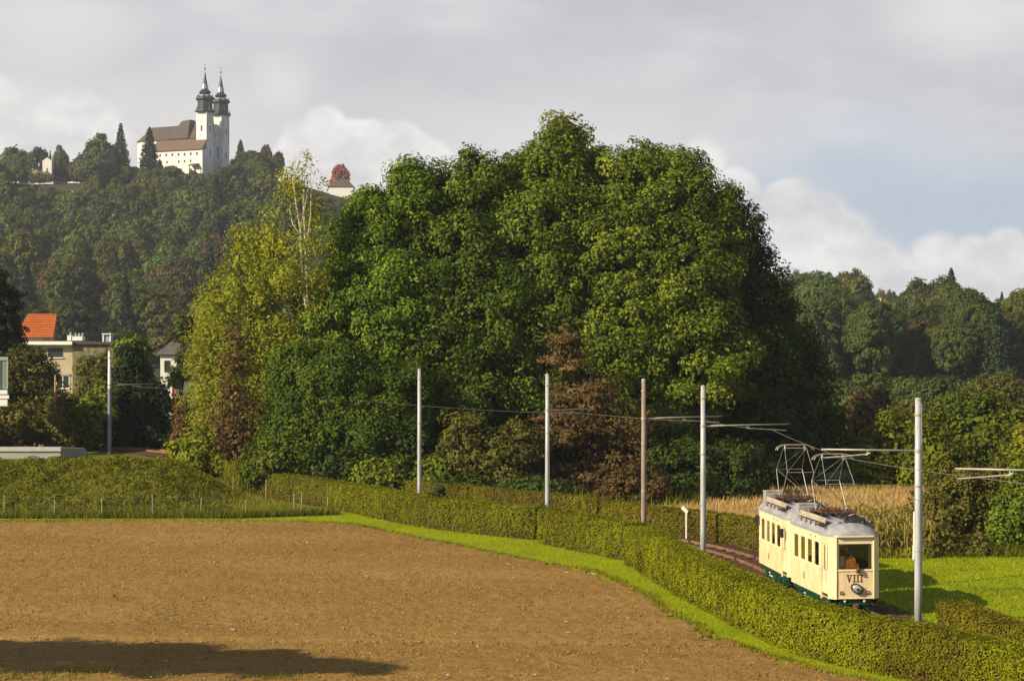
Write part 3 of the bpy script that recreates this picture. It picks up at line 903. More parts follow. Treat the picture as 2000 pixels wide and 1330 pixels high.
# --- young trees left of the frame; their shade falls across the near field
SHADE = [(-16.5, 55.6, 1.9), (-12.6, 55.3, 1.75), (-9.2, 54.6, 1.35), (-6.4, 53.9, 0.9), (-4.3, 53.5, 0.55)]
HS = 11.0
for i, (x, y, r) in enumerate(SHADE):
    tt = HS / math.tan(SUN_EL)
    bx, by = x - SX * tt, y - SY * tt
    rng = np.random.RandomState(120 + i)
    root = thing('young_tree', (bx, by, 0), 'young tree with a high small crown standing beside the field left of the photo', 'tree', 'young trees left of the field')
    C, N, v = crown_points([(0, 0, HS, r * 1.3, r, r), (r * 0.8, 0.2, HS - 0.3, r * 0.8, r * 0.8, r * 0.75)], rng, 1.2, 0.6, 40)
    add('crown', leaf_mesh('crown', C, N, 0.26 + 0.16 * rng.rand(len(C)), v, M['maple'], rng), root)
    mb = MB()
    mb.tube([(0, 0, -0.2), (0.1, 0, HS * 0.5), (0, 0, HS)], 0.09, 7, 0.03)
    mb.build('trunk', M['bark'], root, smooth=True)


# ------------------------------------------------------------------ woods on the two hills
def wood_variant(seed, mats, rx, rz, n_l, leaf, conifer=False, lv=34):
    rng = np.random.RandomState(seed)
    if conifer:
        C, N, v = [], [], []
        h = rz * 2
        for t in np.linspace(0.05, 1.0, 26):
            z = h * t
            r = rx * (1.03 - t) ** 0.8 * (0.85 + 0.3 * rng.rand()) + 0.2
            m = max(16, int(170 * r / rx))
            a = rng.rand(m) * 6.28
            rr = r * (0.35 + 0.7 * rng.rand(m))
            C.append(np.stack([np.cos(a) * rr, np.sin(a) * rr, z - 0.30 * rr + 0.9 * rng.rand(m)], 1))
            N.append(np.stack([np.cos(a) * 0.5, np.sin(a) * 0.5, 0.8 + 0 * a], 1) + rng.normal(size=(m, 3)) * 0.35)
            v.append(rng.normal(0.5, 0.2, m))
        C, N, v = np.concatenate(C), np.concatenate(N), np.concatenate(v)
        C[:, 2] = np.maximum(C[:, 2], 0.4)
        sz = leaf * (0.7 + 0.7 * rng.rand(len(C)))
        me_c = leaf_mesh('crown', C, N, sz, v, M[mats], rng, 0.5)
        top = h
    else:
        lobes = [(0, 0, rz * 1.15, rx * 0.8, rx * 0.8, rz)]
        for _ in range(n_l):
            a, q = rng.rand() * 6.28, rng.rand()
            lobes.append((math.cos(a) * rx * 0.55, math.sin(a) * rx * 0.55, rz * (0.6 + 0.9 * q), rx * (0.45 + 0.2 * rng.rand()), rx * (0.45 + 0.2 * rng.rand()), rz * (0.4 + 0.25 * rng.rand())))
        C, N, v = crown_points(lobes, rng, 0.75 if lv < 50 else 0.9, 1.25 if lv < 50 else 1.1, lv, 0.7, 0.3, -0.75, 0.5)
        k = C[:, 2] > 0.4
        C, N, v = C[k], N[k], v[k]
        sz = leaf * (0.6 + 0.8 * rng.rand(len(C)))
        me_c = leaf_mesh('crown', C, N, sz, v, M[mats], rng, 0.7)
        top = rz * 1.4
    mb = MB()
    mb.tube([(0, 0, -1.5), (0.1, 0.1, top * 0.5), (0, 0, top * 0.95)], 0.32, 6, 0.06)
    o = mb.build('trunk', M['bark'])
    me_t = o.data
    bpy.data.objects.remove(o)
    return me_c, me_t


WV = {
    'wood_green': [wood_variant(200 + i, 'wood_green', 5.4 + 0.5 * (i % 3), 5.6 + 0.8 * (i % 2), 5, 0.85) for i in range(5)],
    'fine': [wood_variant(260 + i, 'wood_green', 5.4 + 0.5 * i, 5.8 + 0.6 * i, 6, 0.50, lv=52) for i in range(4)],
    'mid': [wood_variant(270 + i, 'wood_green', 5.4 + 0.5 * (i % 3), 5.6 + 0.8 * (i % 2), 6, 0.66, lv=42) for i in range(4)],
    'wood_dark': [wood_variant(230 + i, 'wood_dark', 4.0 + 0.3 * i, 8.0, 0, 0.95, True) for i in range(3)],
}
WKIND = {
    ('L', 'wood_green'): ('green_wood_tree', 'mid green broadleaf tree in the wood on the slope below the white church', 'green trees in the wood on the church hill'),
    ('L', 'wood_olive'): ('olive_wood_tree', 'olive yellow broadleaf tree in the wood on the slope below the white church', 'olive trees in the wood on the church hill'),
    ('L', 'wood_brown'): ('brown_wood_tree', 'brown autumn tree in the wood on the slope below the white church', 'brown trees in the wood on the church hill'),
    ('L', 'wood_dark'): ('conifer_tree', 'dark pointed conifer in the wood on the slope below the white church', 'conifers in the wood on the church hill'),
    ('R', 'wood_green'): ('green_hillside_tree', 'mid green broadleaf tree in the wood on the low hill at the right', 'green trees in the wood on the right hill'),
    ('R', 'wood_olive'): ('olive_hillside_tree', 'olive broadleaf tree in the wood on the low hill at the right', 'olive trees in the wood on the right hill'),
    ('R', 'wood_brown'): ('brown_hillside_tree', 'brown autumn tree in the wood on the low hill at the right', 'brown trees in the wood on the right hill'),
    ('R', 'wood_dark'): ('hillside_conifer', 'dark pointed conifer in the wood on the low hill at the right', 'conifers in the wood on the right hill'),
}


def put_wood(side, kind, x, y, sc, rng, name=None, label=None, group=None, sq=1.0, cat='tree'):
    shape = 'wood_dark' if kind == 'wood_dark' else 'fine' if y < 400 else 'mid' if y < 640 else 'wood_green'
    me_c, me_t = WV[shape][rng.randint(len(WV[shape]))]
    nm, lb, gp = WKIND[(side, kind)]
    root = thing(name or nm, (x, y, float(hgt(x, y)) - 0.3), label or lb, cat, group if label else gp, rng.rand() * 6.28)
    root.scale = (sc, sc, sc * sq)
    root['group'] = group or gp
    c = add('crown', me_c, root)
    if kind not in ('wood_green', 'wood_dark'):
        c.material_slots[0].link = 'OBJECT'
        c.material_slots[0].material = M[kind]
    add('trunk', me_t, root)
    return root


rngw = np.random.RandomState(77)
CH_U = Vector((0.906, -0.423, 0.0))
CH_V = Vector((0.423, 0.906, 0.0))
CH_O = Vector((-142.0, 857.0, 88.0))


def clear_of(x, y, px, side, z):
    """nothing grows where a building, a lawn or the open summit stands"""
    d = Vector((x, y, 0)) - Vector((CH_O.x, CH_O.y, 0))
    u, v = d.dot(CH_U), d.dot(CH_V)
    if -46 < u < 6 and -9 < v < 25:
        return False
    if side == 'L' and 500 < px < 548 and 772 < y < 812:
        return False
    if side == 'L' and 630 < px < 705 and y > 790:
        return False
    if side == 'L' and 152 < px < 224 and y < 562:
        return False
    if side == 'L' and 30 < px < 165 and 800 < y < 850:
        return False
    if side == 'R' and 1688 < px < 1745 and y > 455:
        return False
    return True


SKY_L = [(-60, 282), (0, 283), (76, 286), (84, 335), (104, 335), (112, 300), (150, 305), (165, 290), (185, 285), (252, 285), (258, 322), (300, 330), (350, 336), (370, 348), (450, 345), (456, 300), (545, 305), (560, 345), (600, 365), (640, 392), (700, 396), (760, 400)]
SKY_R = [(1500, 545), (1590, 540), (1610, 575), (1632, 560), (1690, 575), (1698, 616), (1738, 616), (1748, 580), (1770, 556), (1880, 552), (1898, 590), (1960, 590), (2000, 600), (2100, 600)]


def sky_limit(side, px):
    t = SKY_L if side == 'L' else SKY_R
    return float(np.interp(px, [q[0] for q in t], [q[1] for q in t]))


placed = []
cnt = {'L': 0, 'R': 0}


def fill(side, a0, a1, y0, y1, n_try, space, size, mix):
    for _ in range(n_try):
        y = math.sqrt(rngw.uniform(y0 * y0, y1 * y1))
        a = rngw.uniform(a0, a1)
        x = a * y
        px = CX + a * F
        z = float(hgt(x, y))
        if not clear_of(x, y, px, side, z):
            continue
        sp = space * (0.75 + 0.25 * y / y1)
        if any((x - q[0]) ** 2 + (y - q[1]) ** 2 < sp * sp for q in placed):
            continue
        placed.append((x, y))
        r_ = rngw.rand()
        acc = 0
        for kd, pr in mix:
            acc += pr
            if r_ < acc:
                break
        sc = size * (0.75 + 0.5 * rngw.rand())
        sq = 0.95 + 0.5 * rngw.rand()
        hh = (16.0 if kd == 'wood_dark' else 12.6) * sc * sq
        lim = max(sky_limit(side, px + dx * sc * 4.5 * F / y) for dx in (-1, 0, 1))
        room = (CH - (lim - CY) * y / F) - z                # height below the skyline seen in the photo
        if side == 'L' and y < 805:
            lf_ = float(np.interp(px, [20, 34, 40, 160, 335, 350], [285, 300, 372, 372, 366, 338]))
            room = min(room, (CH - (lf_ - CY) * y / F) - z)
        room = max(room, 3.0) if side == 'L' and y < 805 else room
        if room < 3.0:
            continue
        if hh > room:
            sq *= max(0.6, room / hh)
            if sc * sq * 12.6 > room * 1.05:
                sc *= room / (sc * sq * 12.6)
        nm, lb, gp = WKIND[(side, kd)]
        vy = CY - (z - CH) / y * F
        if side == 'L':
            band = 'top' if vy < 400 else 'upper part' if vy < 440 else 'mid slope' if vy < 490 else 'middle' if vy < 545 else 'foot'
            part = 'at the left edge' if px < 45 else 'under the chapel' if px < 130 else 'under the olive pair' if px < 260 else 'under the church wing' if px < 370 else 'under the church towers' if px < 470 else 'on the birch side'
            lb = lb.replace('in the wood on the slope below the white church', 'at the %s of church hill wood, %s' % (band, part))
        else:
            band = 'top' if vy < 640 else 'middle' if vy < 720 else 'foot'
            part = 'near the dark clump' if px < 1720 else 'near the right edge' if px > 1880 else 'in between'
            part = 'above the near pole' if part == 'in between' else part
            lb = lb.replace('in the wood on the low hill at the right', 'at the %s of the right hill wood, %s' % (band, part))
        put_wood(side, kd, x, y, sc, rngw, nm, lb, gp, sq)
        cnt[side] += 1


fill('L', -0.30, -0.085, 420, 868, 4200, 10.6, 1.0, (('wood_green', 0.63), ('wood_olive', 0.17), ('wood_brown', 0.07), ('wood_dark', 0.13)))
fill('R', 0.115, 0.335, 320, 575, 3600, 7.6, 0.66, (('wood_green', 0.74), ('wood_olive', 0.17), ('wood_brown', 0.03), ('wood_dark', 0.06)))


def at_px(px, Y):
    return (px - CX) / F * Y, Y


def solo(side, kind, px, top, Y, name, label, wide=None, cat='tree'):
    """a single tree on the hill, its top at photo height `top`"""
    x, y = at_px(px, Y)
    zt = CH - (top - CY) / F * Y
    h = zt - float(hgt(x, y))
    shape_h = {'wood_dark': 16.0}.get(kind, 13.2)
    rg = np.random.RandomState(int(px) + int(top))
    r = put_wood(side, kind, x, y, 1.0, rg, name, label, None, 1.0, cat)
    sz = max(0.25, h / shape_h)
    wd = wide if wide else sz
    r.scale = (wd, wd, sz)
    return r


solo('L', 'wood_dark', 236, 246, 838, 'conifer_tree', 'tall dark spruce just left of the church roof', 1.2)
solo('L', 'wood_dark', 292, 253, 832, 'conifer_tree', 'pointed dark spruce in front of the church nave', 1.25)
solo('L', 'wood_green', 196, 268, 846, 'broadleaf_tree', 'rounded green tree left of the tall spruce on the church hill', 1.15)
solo('L', 'wood_dark', 312, 312, 826, 'round_conifer', 'squat blue green bush in front of the long church wing', 0.7)
solo('L', 'wood_green', 335, 322, 822, 'broadleaf_tree', 'low green tree before the long church wing', 0.75)
solo('L', 'wood_green', 490, 292, 838, 'broadleaf_tree', 'big green tree right of the church facade', 1.25)
solo('L', 'wood_dark', 470, 276, 858, 'broadleaf_tree', 'dark treetop behind the big tree right of the church', 1.0)
solo('L', 'wood_brown', 543, 291, 850, 'bare_tree', 'greyish brown thin tree on the skyline between church and birch', 0.55)
solo('L', 'wood_brown', 520, 286, 856, 'bare_tree', 'brown treetop on the skyline right of the big green tree', 0.5)
solo('L', 'wood_green', 455, 322, 815, 'broadleaf_tree', 'green tree at the foot of the church facade', 1.0)
solo('L', 'wood_olive', 432, 330, 822, 'broadleaf_tree', 'brown green bush against the shaded church facade', 0.6)
solo('L', 'wood_green', 30, 281, 850, 'broadleaf_tree', 'broad tree on the skyline at the far left', 1.4)
solo('L', 'wood_green', 72, 284, 842, 'broadleaf_tree', 'dark green tree behind the white chapel gable', 0.9)
solo('L', 'wood_dark', 98, 296, 858, 'cypress_tree', 'slim dark cypress beside the white chapel gable', 0.35)
solo('L', 'wood_green', 117, 289, 856, 'broadleaf_tree', 'small grey green tree right of the cypress', 0.6)
solo('L', 'wood_brown', 128, 318, 846, 'rusty_tree', 'rusty red tree between the chapel and the church', 0.85)
solo('L', 'wood_olive', 202, 340, 812, 'olive_tree', 'olive yellow tree on the terrace wall, left one of the pair', 0.75)
solo('L', 'wood_olive', 248, 336, 812, 'olive_tree', 'olive yellow tree on the terrace wall, right one of the pair', 0.75)
solo('L', 'wood_brown', 40, 418, 690, 'brown_tree', 'tall orange brown tree on the left slope', 1.0)
solo('L', 'wood_brown', 110, 500, 560, 'brown_tree', 'reddish brown tree low on the left slope above the orange roof', 0.7)
solo('L', 'wood_olive', 130, 408, 700, 'olive_tree', 'pointed yellow green tree in the middle of the left slope', 0.9)
r_ = solo('L', 'wood_brown', 665, 324, 852, 'red_tree', 'red leaved tree above the pale villa right of the birches', 0.72)
for c_ in r_.children:
    if c_.name.startswith('crown'):
        c_.material_slots[0].material = M['red']
solo('R', 'wood_brown', 1582, 526, 545, 'brown_tree', 'brown rounded tree at the left end of the right hill skyline', 0.85)
solo('R', 'wood_green', 1556, 522, 555, 'broadleaf_tree', 'slim grey green tree next to the dark clump on the right hill', 0.45)
solo('R', 'wood_olive', 1662, 517, 520, 'broadleaf_tree', 'tall rounded olive tree on the right hill skyline', 0.95)
solo('R', 'wood_green', 1680, 566, 515, 'broadleaf_tree', 'green tree on the shoulder right of the tall olive tree', 0.5)
solo('R', 'wood_green', 1740, 560, 560, 'small_tree', 'small dark tree above the bare rock on the right hill', 0.35)
solo('R', 'wood_olive', 1722, 566, 565, 'small_bush', 'small pale bush above the bare rock on the right hill', 0.35, cat='bush')
solo('R', 'wood_green', 1795, 537, 510, 'broadleaf_tree', 'broad green tree right of the bare rock', 1.0)
solo('R', 'wood_dark', 1858, 527, 520, 'pine_tree', 'dark pine crown topping the right hill', 0.9)
solo('R', 'wood_green', 1840, 533, 515, 'broadleaf_tree', 'dark green tree beside the pine on the right hill', 0.9)
solo('R', 'wood_dark', 1957, 572, 520, 'conifer_tree', 'single spruce tip at the right end of the skyline', 0.45)


# ------------------------------------------------------------------ track
TRACK = smooth_line([(16.2, 40), (14.8, 46), (13.9, 51), (13.1, 55), (12.5, 59), (11.95, 63.2), (11.4, 68.5), (10.95, 73.5), (10.3, 78.5), (9.0, 83.4), (6.9, 87.7), (2.9, 93.7), (-3.9, 103.6), (-14, 117), (-26.5, 133), (-44, 155)], 0.5)
tan_ = np.gradient(TRACK, axis=0)
tan_ /= np.linalg.norm(tan_, axis=1, keepdims=True)
nor_ = np.stack([tan_[:, 1], -tan_[:, 0]], 1)             # to the right when looking along the line (away side)
tz = hgt(TRACK[:, 0], TRACK[:, 1])


def strip(offs, dz, name, mat_, kind=None, parent=None, jitter=0.0):
    m = len(offs)
    rg = np.random.RandomState(4)
    V = []
    for o_, z_ in zip(offs, dz):
        p = TRACK + nor_ * o_
        V.append(np.stack([p[:, 0], p[:, 1], tz + z_ + jitter * (rg.rand(len(p)) - 0.5)], 1))
    V = np.stack(V, 1).reshape(-1, 3)
    nn = len(TRACK)
    i_ = (np.arange(nn - 1)[:, None] * m + np.arange(m - 1)[None, :])
    q_ = np.stack([i_, i_ + m, i_ + m + 1, i_ + 1], -1).reshape(-1, 4)
    o = add(name, np_mesh(name, V, q_, mat_), parent)
    if kind:
        tag(o, kind=kind)
    return o


bed = strip(np.linspace(-2.3, 2.2, 15), [0.01, 0.03, 0.06, 0.09, 0.10, 0.10, 0.10, 0.10, 0.10, 0.10, 0.10, 0.09, 0.06, 0.03, 0.01], 'track_bed', M['ballast'], 'structure', jitter=0.05)
for side in (-0.5, 0.5):
    strip([side - 0.035, side - 0.035, side + 0.035, side + 0.035], [0.09, 0.24, 0.24, 0.09], 'rail', M['rail'], parent=bed)
mb = MB()
mb.box(-0.12, 0.12, -0.95, 0.95, -0.08, 0.06)
sl0 = mb.build('sleeper', M['sleeper'], bed, bevel=0.0)
acc, cnt_s = 0.0, 0
for i in range(1, len(TRACK)):
    acc += np.linalg.norm(TRACK[i] - TRACK[i - 1])
    if acc > 0.7 and 74 < TRACK[i, 1] < 112:
        acc = 0.0
        o = sl0 if cnt_s == 0 else sl0.copy()
        if cnt_s:
            COL.objects.link(o)
            o.parent = bed
        o.location = (TRACK[i, 0], TRACK[i, 1], tz[i] + 0.095)
        o.rotation_euler = (0, 0, math.atan2(tan_[i, 1], tan_[i, 0]))
        cnt_s += 1


# ------------------------------------------------------------------ hedges
def hedge(name, label, pts, width, h0, seed, dens=380, leaf=0.10, mat_='hedge', h1=None, dull=0.0):
    rg = np.random.RandomState(seed)
    ln = smooth_line(pts, 0.35)
    seg = np.linalg.norm(np.diff(ln, axis=0), axis=1)
    cum_ = np.concatenate([[0], np.cumsum(seg)])
    tot = cum_[-1]
    tg = np.gradient(ln, axis=0)
    tg /= np.linalg.norm(tg, axis=1, keepdims=True)
    nr = np.stack([tg[:, 1], -tg[:, 0]], 1)
    if np.dot(nr[len(nr) // 2], ln[len(ln) // 2] - np.array([-10, 60])) < 0:
        nr = -nr
    h1 = h1 or h0
    root = thing(name, (float(ln[0, 0]), float(ln[0, 1]), float(hgt(ln[0, 0], ln[0, 1]))), label, 'hedge', 'clipped hedges along the tram line')
    ox, oy, oz = root.location
    areas = np.array([h0 * 1.1, h0 * 0.8, width * 1.2])
    n = int(tot * areas.sum() * dens)
    kind = rg.choice(3, n, p=areas / areas.sum())
    s = rg.rand(n) * tot
    ne = int(width * h0 * dens * 1.3)
    s[:ne] = np.where(rg.rand(ne) < 0.5, 0.02, tot - 0.02)
    px = np.interp(s, cum_, ln[:, 0])
    py = np.interp(s, cum_, ln[:, 1])
    qx = np.interp(s, cum_, nr[:, 0])
    qy = np.interp(s, cum_, nr[:, 1])
    hh = h0 + (h1 - h0) * s / tot + 0.10 * (vnoise(s * 0.5, s * 0 + 3, seed) - 0.5)
    u, wv = rg.rand(n), rg.rand(n)
    bulge = 0.11 * (vnoise(s * 0.9, u * hh * 1.1, seed + 1) - 0.5) + 0.12 * (vnoise(s * 3.0, u * hh * 3.0, seed + 2) - 0.5)
    off = np.where(kind == 0, -bulge, np.where(kind == 1, width + bulge, wv * width))
    zz = np.where(kind == 2, hh + 0.5 * bulge - 0.04, u * hh)
    off[:ne] = wv[:ne] * width
    zz[:ne] = u[:ne] * hh[:ne]
    rnd = (rg.rand(n) - 0.5) * 0.12
    off = off + rnd
    X, Y = px + qx * off, py + qy * off
    Z = hgt(X, Y) - oz + np.maximum(zz + (rg.rand(n) - 0.5) * 0.1, 0.02)
    N = np.stack([np.where(kind == 0, -qx, np.where(kind == 1, qx, 0)), np.where(kind == 0, -qy, np.where(kind == 1, qy, 0)), np.where(kind == 2, 1.0, 0.35)], 1)
    N = N + rg.normal(size=(n, 3)) * 0.45
    patch = vnoise(s * 0.45, zz * 0.5 + off, seed + 5) * 0.6 + vnoise(s * 1.9, zz * 1.7, seed + 6) * 0.4
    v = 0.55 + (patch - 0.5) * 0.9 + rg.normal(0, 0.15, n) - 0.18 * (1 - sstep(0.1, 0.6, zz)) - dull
    # thin twiggy places near the foot
    keep = rg.rand(n) < np.where(kind == 2, 1.0, 0.50 + 0.5 * sstep(0.05, 0.65, zz + 0.9 * (vnoise(s * 1.3, zz * 0, seed + 9) - 0.35)))
    sz = leaf * (0.6 + 0.8 * rg.rand(n))
    C = np.stack([X - ox, Y - oy, Z], 1)
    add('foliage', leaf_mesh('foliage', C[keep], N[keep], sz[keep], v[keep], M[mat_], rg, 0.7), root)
    # woody core
    V = []
    ins = 0.14
    hs = h0 + (h1 - h0) * cum_ / tot
    gz = hgt(ln[:, 0], ln[:, 1]) - oz
    for (o_, zf) in ((ins, 0.0), (ins, 1.0), (width - ins, 1.0), (width - ins, 0.0)):
        p = ln + nr * o_
        V.append(np.stack([p[:, 0] - ox, p[:, 1] - oy, gz - 0.05 + zf * (hs - 0.10)], 1))
    V = np.stack(V, 1)
    V = V[1:-1] if len(V) > 6 else V
    nn = len(V)
    i_ = (np.arange(nn - 1)[:, None] * 4 + np.arange(3)[None, :])
    q_ = np.stack([i_, i_ + 4, i_ + 5, i_ + 1], -1).reshape(-1, 4)
    caps = np.array([[0, 1, 2, 3], [(nn - 1) * 4 + 3, (nn - 1) * 4 + 2, (nn - 1) * 4 + 1, (nn - 1) * 4]])
    add('core', np_mesh('core', V.reshape(-1, 3), np.concatenate([q_, caps]), M['stem']), root)
    mb = MB()
    for _ in range(int(tot * 5)):
        ss = rg.rand() * tot
        bx = np.interp(ss, cum_, ln[:, 0]) - ox
        by = np.interp(ss, cum_, ln[:, 1]) - oy
        bz = float(hgt(bx + ox, by + oy)) - oz
        jx, jy = np.interp(ss, cum_, nr[:, 0]), np.interp(ss, cum_, nr[:, 1])
        d0, d1 = 0.10 + 0.06 * rg.rand(), 0.0 + 0.10 * rg.rand()
        k = rg.normal(0, 0.10, 2)
        mb.tube([(bx + jx * d0, by + jy * d0, bz), (bx + jx * d1 + k[0], by + jy * d1 + k[1], bz + (0.35 + 0.65 * rg.rand()) * h0 * 0.9)], 0.016, 4, 0.007)
    st = mb.build('stems', M['stem'], root)
    tag(st, kind='stuff')
    return root


hedge('hedge', 'long clipped hedge behind the field from the mound to the stepped hedge end', [(-21.5, 120.0), (-14.5, 111), (-9.4, 103.0), (-4.9, 94.8), (-1.9, 91.2), (0.2, 89.2), (1.1, 88.5)], 1.1, 1.55, 301, 520, 0.085, 'hedge', dull=0.12)
hedge('hedge', 'short lighter hedge block with a square step at each end between two poles', [(1.25, 87.0), (3.0, 83.6), (4.85, 80.1)], 1.15, 1.6, 302, 700, 0.075, dull=0.03)
hedge('hedge', 'bright near hedge sweeping past the tram to the bottom right corner', [(4.85, 79.1), (5.9, 71.0), (7.05, 63.8), (8.1, 58.4), (9.2, 55.1), (10.3, 53.2), (11.4, 51.5), (12.5, 49.2), (13.5, 45.5)], 1.2, 1.62, 303, 800, 0.070, h1=1.42)
hedge('hedge', 'far hedge on the other side of the tram line below the dark trees', [(13.3, 76.5), (12.4, 80.5), (11.0, 84.5), (8.7, 88.9), (4.9, 94.6), (-1.6, 103.4), (-10.5, 114.5)], 1.0, 1.3, 304, 420, 0.09, 'hedge_dull', dull=0.08)
hedge('hedge', 'brownish hedge right of the near pole, between the track and the meadow', [(13.9, 60.4), (14.35, 57.0), (14.95, 53.7), (15.9, 49.6), (17.0, 45.5)], 1.0, 1.05, 305, 850, 0.07, 'hedge_dull', dull=0.02)


# ------------------------------------------------------------------ grass
def blades(name, label, X, Y, hmin, hmax, wid, mat_, rg, tone=0.0, zoff=0.0):
    n = len(X)
    Z = hgt(X, Y) + zoff
    h = hmin + (hmax - hmin) * rg.rand(n) ** 1.5
    a = rg.rand(n) * 6.28
    dx, dy = np.cos(a) * wid, np.sin(a) * wid
    lx, ly = rg.normal(0, 0.35, n) * h, rg.normal(0, 0.35, n) * h
    V = np.stack([np.stack([X - dx, Y - dy, Z - 0.01], 1), np.stack([X + dx, Y + dy, Z - 0.01], 1), np.stack([X + lx, Y + ly, Z + h], 1)], 1).reshape(-1, 3)
    pv = vnoise(X * 0.35, Y * 0.35, 31) * 0.5 + vnoise(X * 1.4, Y * 1.4, 32) * 0.5
    v = 0.5 + (pv - 0.5) * 0.9 + rg.normal(0, 0.18, n) + tone
    o = add(name, np_mesh(name, V, np.arange(n * 3).reshape(-1, 3), M[mat_], {'v': np.clip(v, 0, 1)}))
    return tag(o, label, 'grass', kind='stuff')


rg = np.random.RandomState(9)
HB = [(-21, 119), (-9.2, 102.6), (-4.7, 94.4), (0.2, 89.0), (1.3, 86.8), (4.9, 79.6), (5.9, 71.0), (7.1, 63.8), (8.1, 58.4), (9.2, 55.1), (10.4, 53.4), (11.5, 51.6), (13.0, 47)]
STRIP = [p for p in FIELD[3:-2]] + HB[::-1] + [(-21, 100), (-36, 99.9), (-36, 97.4)]
X, Y = scatter_in(STRIP, 60000, rg)
wx_, wy_ = scatter_in([(-20, 51.5), (-20, 54.2), (-8.5, 52.9), (-4, 51.6)], 2600, rg)
kk = vnoise(wx_ * 0.9, wy_ * 0.9, 41) > 0.66
blades('stubble_weeds', 'sparse yellowed weeds in the bottom left corner of the ploughed field', wx_[kk], wy_[kk], 0.06, 0.24, 0.014, 'blade_rough', rg, 0.2, 0.05)
blades('mown_grass', 'bright green mown grass strip between the ploughed field and the hedges', X, Y, 0.03, 0.10, 0.022, 'blade', rg)
# a ragged fringe where grass meets soil
fe = smooth_line(FIELD[1:-2], 0.05)
fe = fe + rg.normal(0, 0.10, fe.shape) + 0.5 * (vnoise(fe * 0.8, fe[:, ::-1] * 0.8, 44) - 0.5)
fe = np.repeat(fe, 6, 0) + rg.normal(0, 0.09, (len(fe) * 6, 2))
blades('grass_fringe', 'yellowed uneven grass edge along the rim of the ploughed field', fe[:, 0], fe[:, 1], 0.04, 0.16, 0.02, 'blade_rough', rg, 0.25, 0.03)
MEAD = [(13.2, 62), (13.0, 66), (13.0, 81.5), (16, 83), (30, 84), (42, 84), (42, 50), (17.5, 50), (15.3, 56)]
X, Y = scatter_in(MEAD, 75000, rg)
blades('meadow_grass', 'bright green meadow grass right of the tram', X, Y, 0.03, 0.13, 0.024, 'blade', rg)
MND = [(-37, 99.4), (-14.2, 99.4), (-14.6, 103), (-16, 110), (-18, 118), (-37, 118)]
X, Y = scatter_in(MND, 60000, rg)
blades('mound_grass', 'rough olive grass covering the low mound behind the wire fence', X, Y, 0.05, 0.22, 0.045, 'blade_rough', rg, 0.0)
X, Y = scatter_in([(-36, 99.0), (-15, 99.0), (-9.6, 101), (-9.4, 102), (-15, 101.2), (-36, 100.6)], 9000, rg)
blades('tall_grass', 'taller dark weeds growing along the foot of the wire fence', X, Y, 0.15, 0.55, 0.03, 'blade_rough', rg, -0.25)
X, Y = scatter_in([(-21, 108), (-14.6, 101.5), (-9.6, 102.2), (-14.5, 110), (-20, 117.5)], 9000, rg)
blades('pale_weeds', 'pale olive weeds in front of the hedge right of the mound', X, Y, 0.05, 0.35, 0.025, 'blade_rough', rg, 0.28)
BACK = [(13, 80.5), (17, 81), (24, 81.5), (42, 82), (42, 88), (20, 88), (19, 83.5), (13, 83)]
X, Y = scatter_in(BACK, 14000, rg)
blades('rank_grass', 'rank olive grass and weeds at the back edge of the meadow', X, Y, 0.12, 0.6, 0.035, 'blade_rough', rg, 0.05)
X, Y = scatter_in([(-18, 114), (-6, 107), (11, 107), (13, 116), (12, 124), (-20, 126)], 14000, rg)
blades('undergrowth', 'dark undergrowth at the foot of the tree clump', X, Y, 0.2, 0.9, 0.05, 'blade_rough', rg, -0.2)

# scrubby tussocks on the mound
rg = np.random.RandomState(14)
tx, ty = scatter_in([(-37, 100.5), (-15.5, 100.5), (-17, 106), (-20, 111), (-37, 111)], 420, rg)
C, N, v = [], [], []
for x_, y_ in zip(tx, ty):
    r_ = 0.18 + 0.38 * rg.rand() ** 2
    m_ = int(60 * (r_ / 0.4) ** 2) + 14
    d_ = unit(rg.normal(size=(m_, 3)))
    d_[:, 2] = np.abs(d_[:, 2])
    z_ = float(hgt(x_, y_))
    C.append(np.array([x_, y_, z_]) + d_ * np.array([r_ * 1.3, r_ * 1.3, r_ * 0.75]))
    N.append(d_ + rg.normal(size=(m_, 3)) * 0.35)
    v.append(rg.normal(0.45 + 0.25 * (rg.rand() - 0.5), 0.16, m_))
C, N, v = np.concatenate(C), np.concatenate(N), np.concatenate(v)
o = add('ground_cover', leaf_mesh('ground_cover', C, N, 0.10 + 0.08 * rg.rand(len(C)), v, M['blade_rough'], rg))
tag(o, 'tussocky scrub and weeds growing over the mound', 'scrub', kind='stuff')

# dry corn
rg = np.random.RandomState(33)
X, Y = scatter_in(CORN, 42000, rg)
o = blades('dry_corn_field', 'tan field of dry corn behind the tram and the hedge', X, Y, 0.15, 0.5, 0.035, 'corn', rg, 0.1)
o['category'] = 'corn field'
X, Y = scatter_in([(7.6, 95.5), (12.3, 88.0), (14.0, 90.0), (10.0, 98)], 2600, rg)
o = blades('corn_stalks', 'pale dry corn stalks standing between the far hedge and the tram', X, Y, 0.5, 1.35, 0.03, 'corn', rg, 0.2)
o['category'] = 'corn'


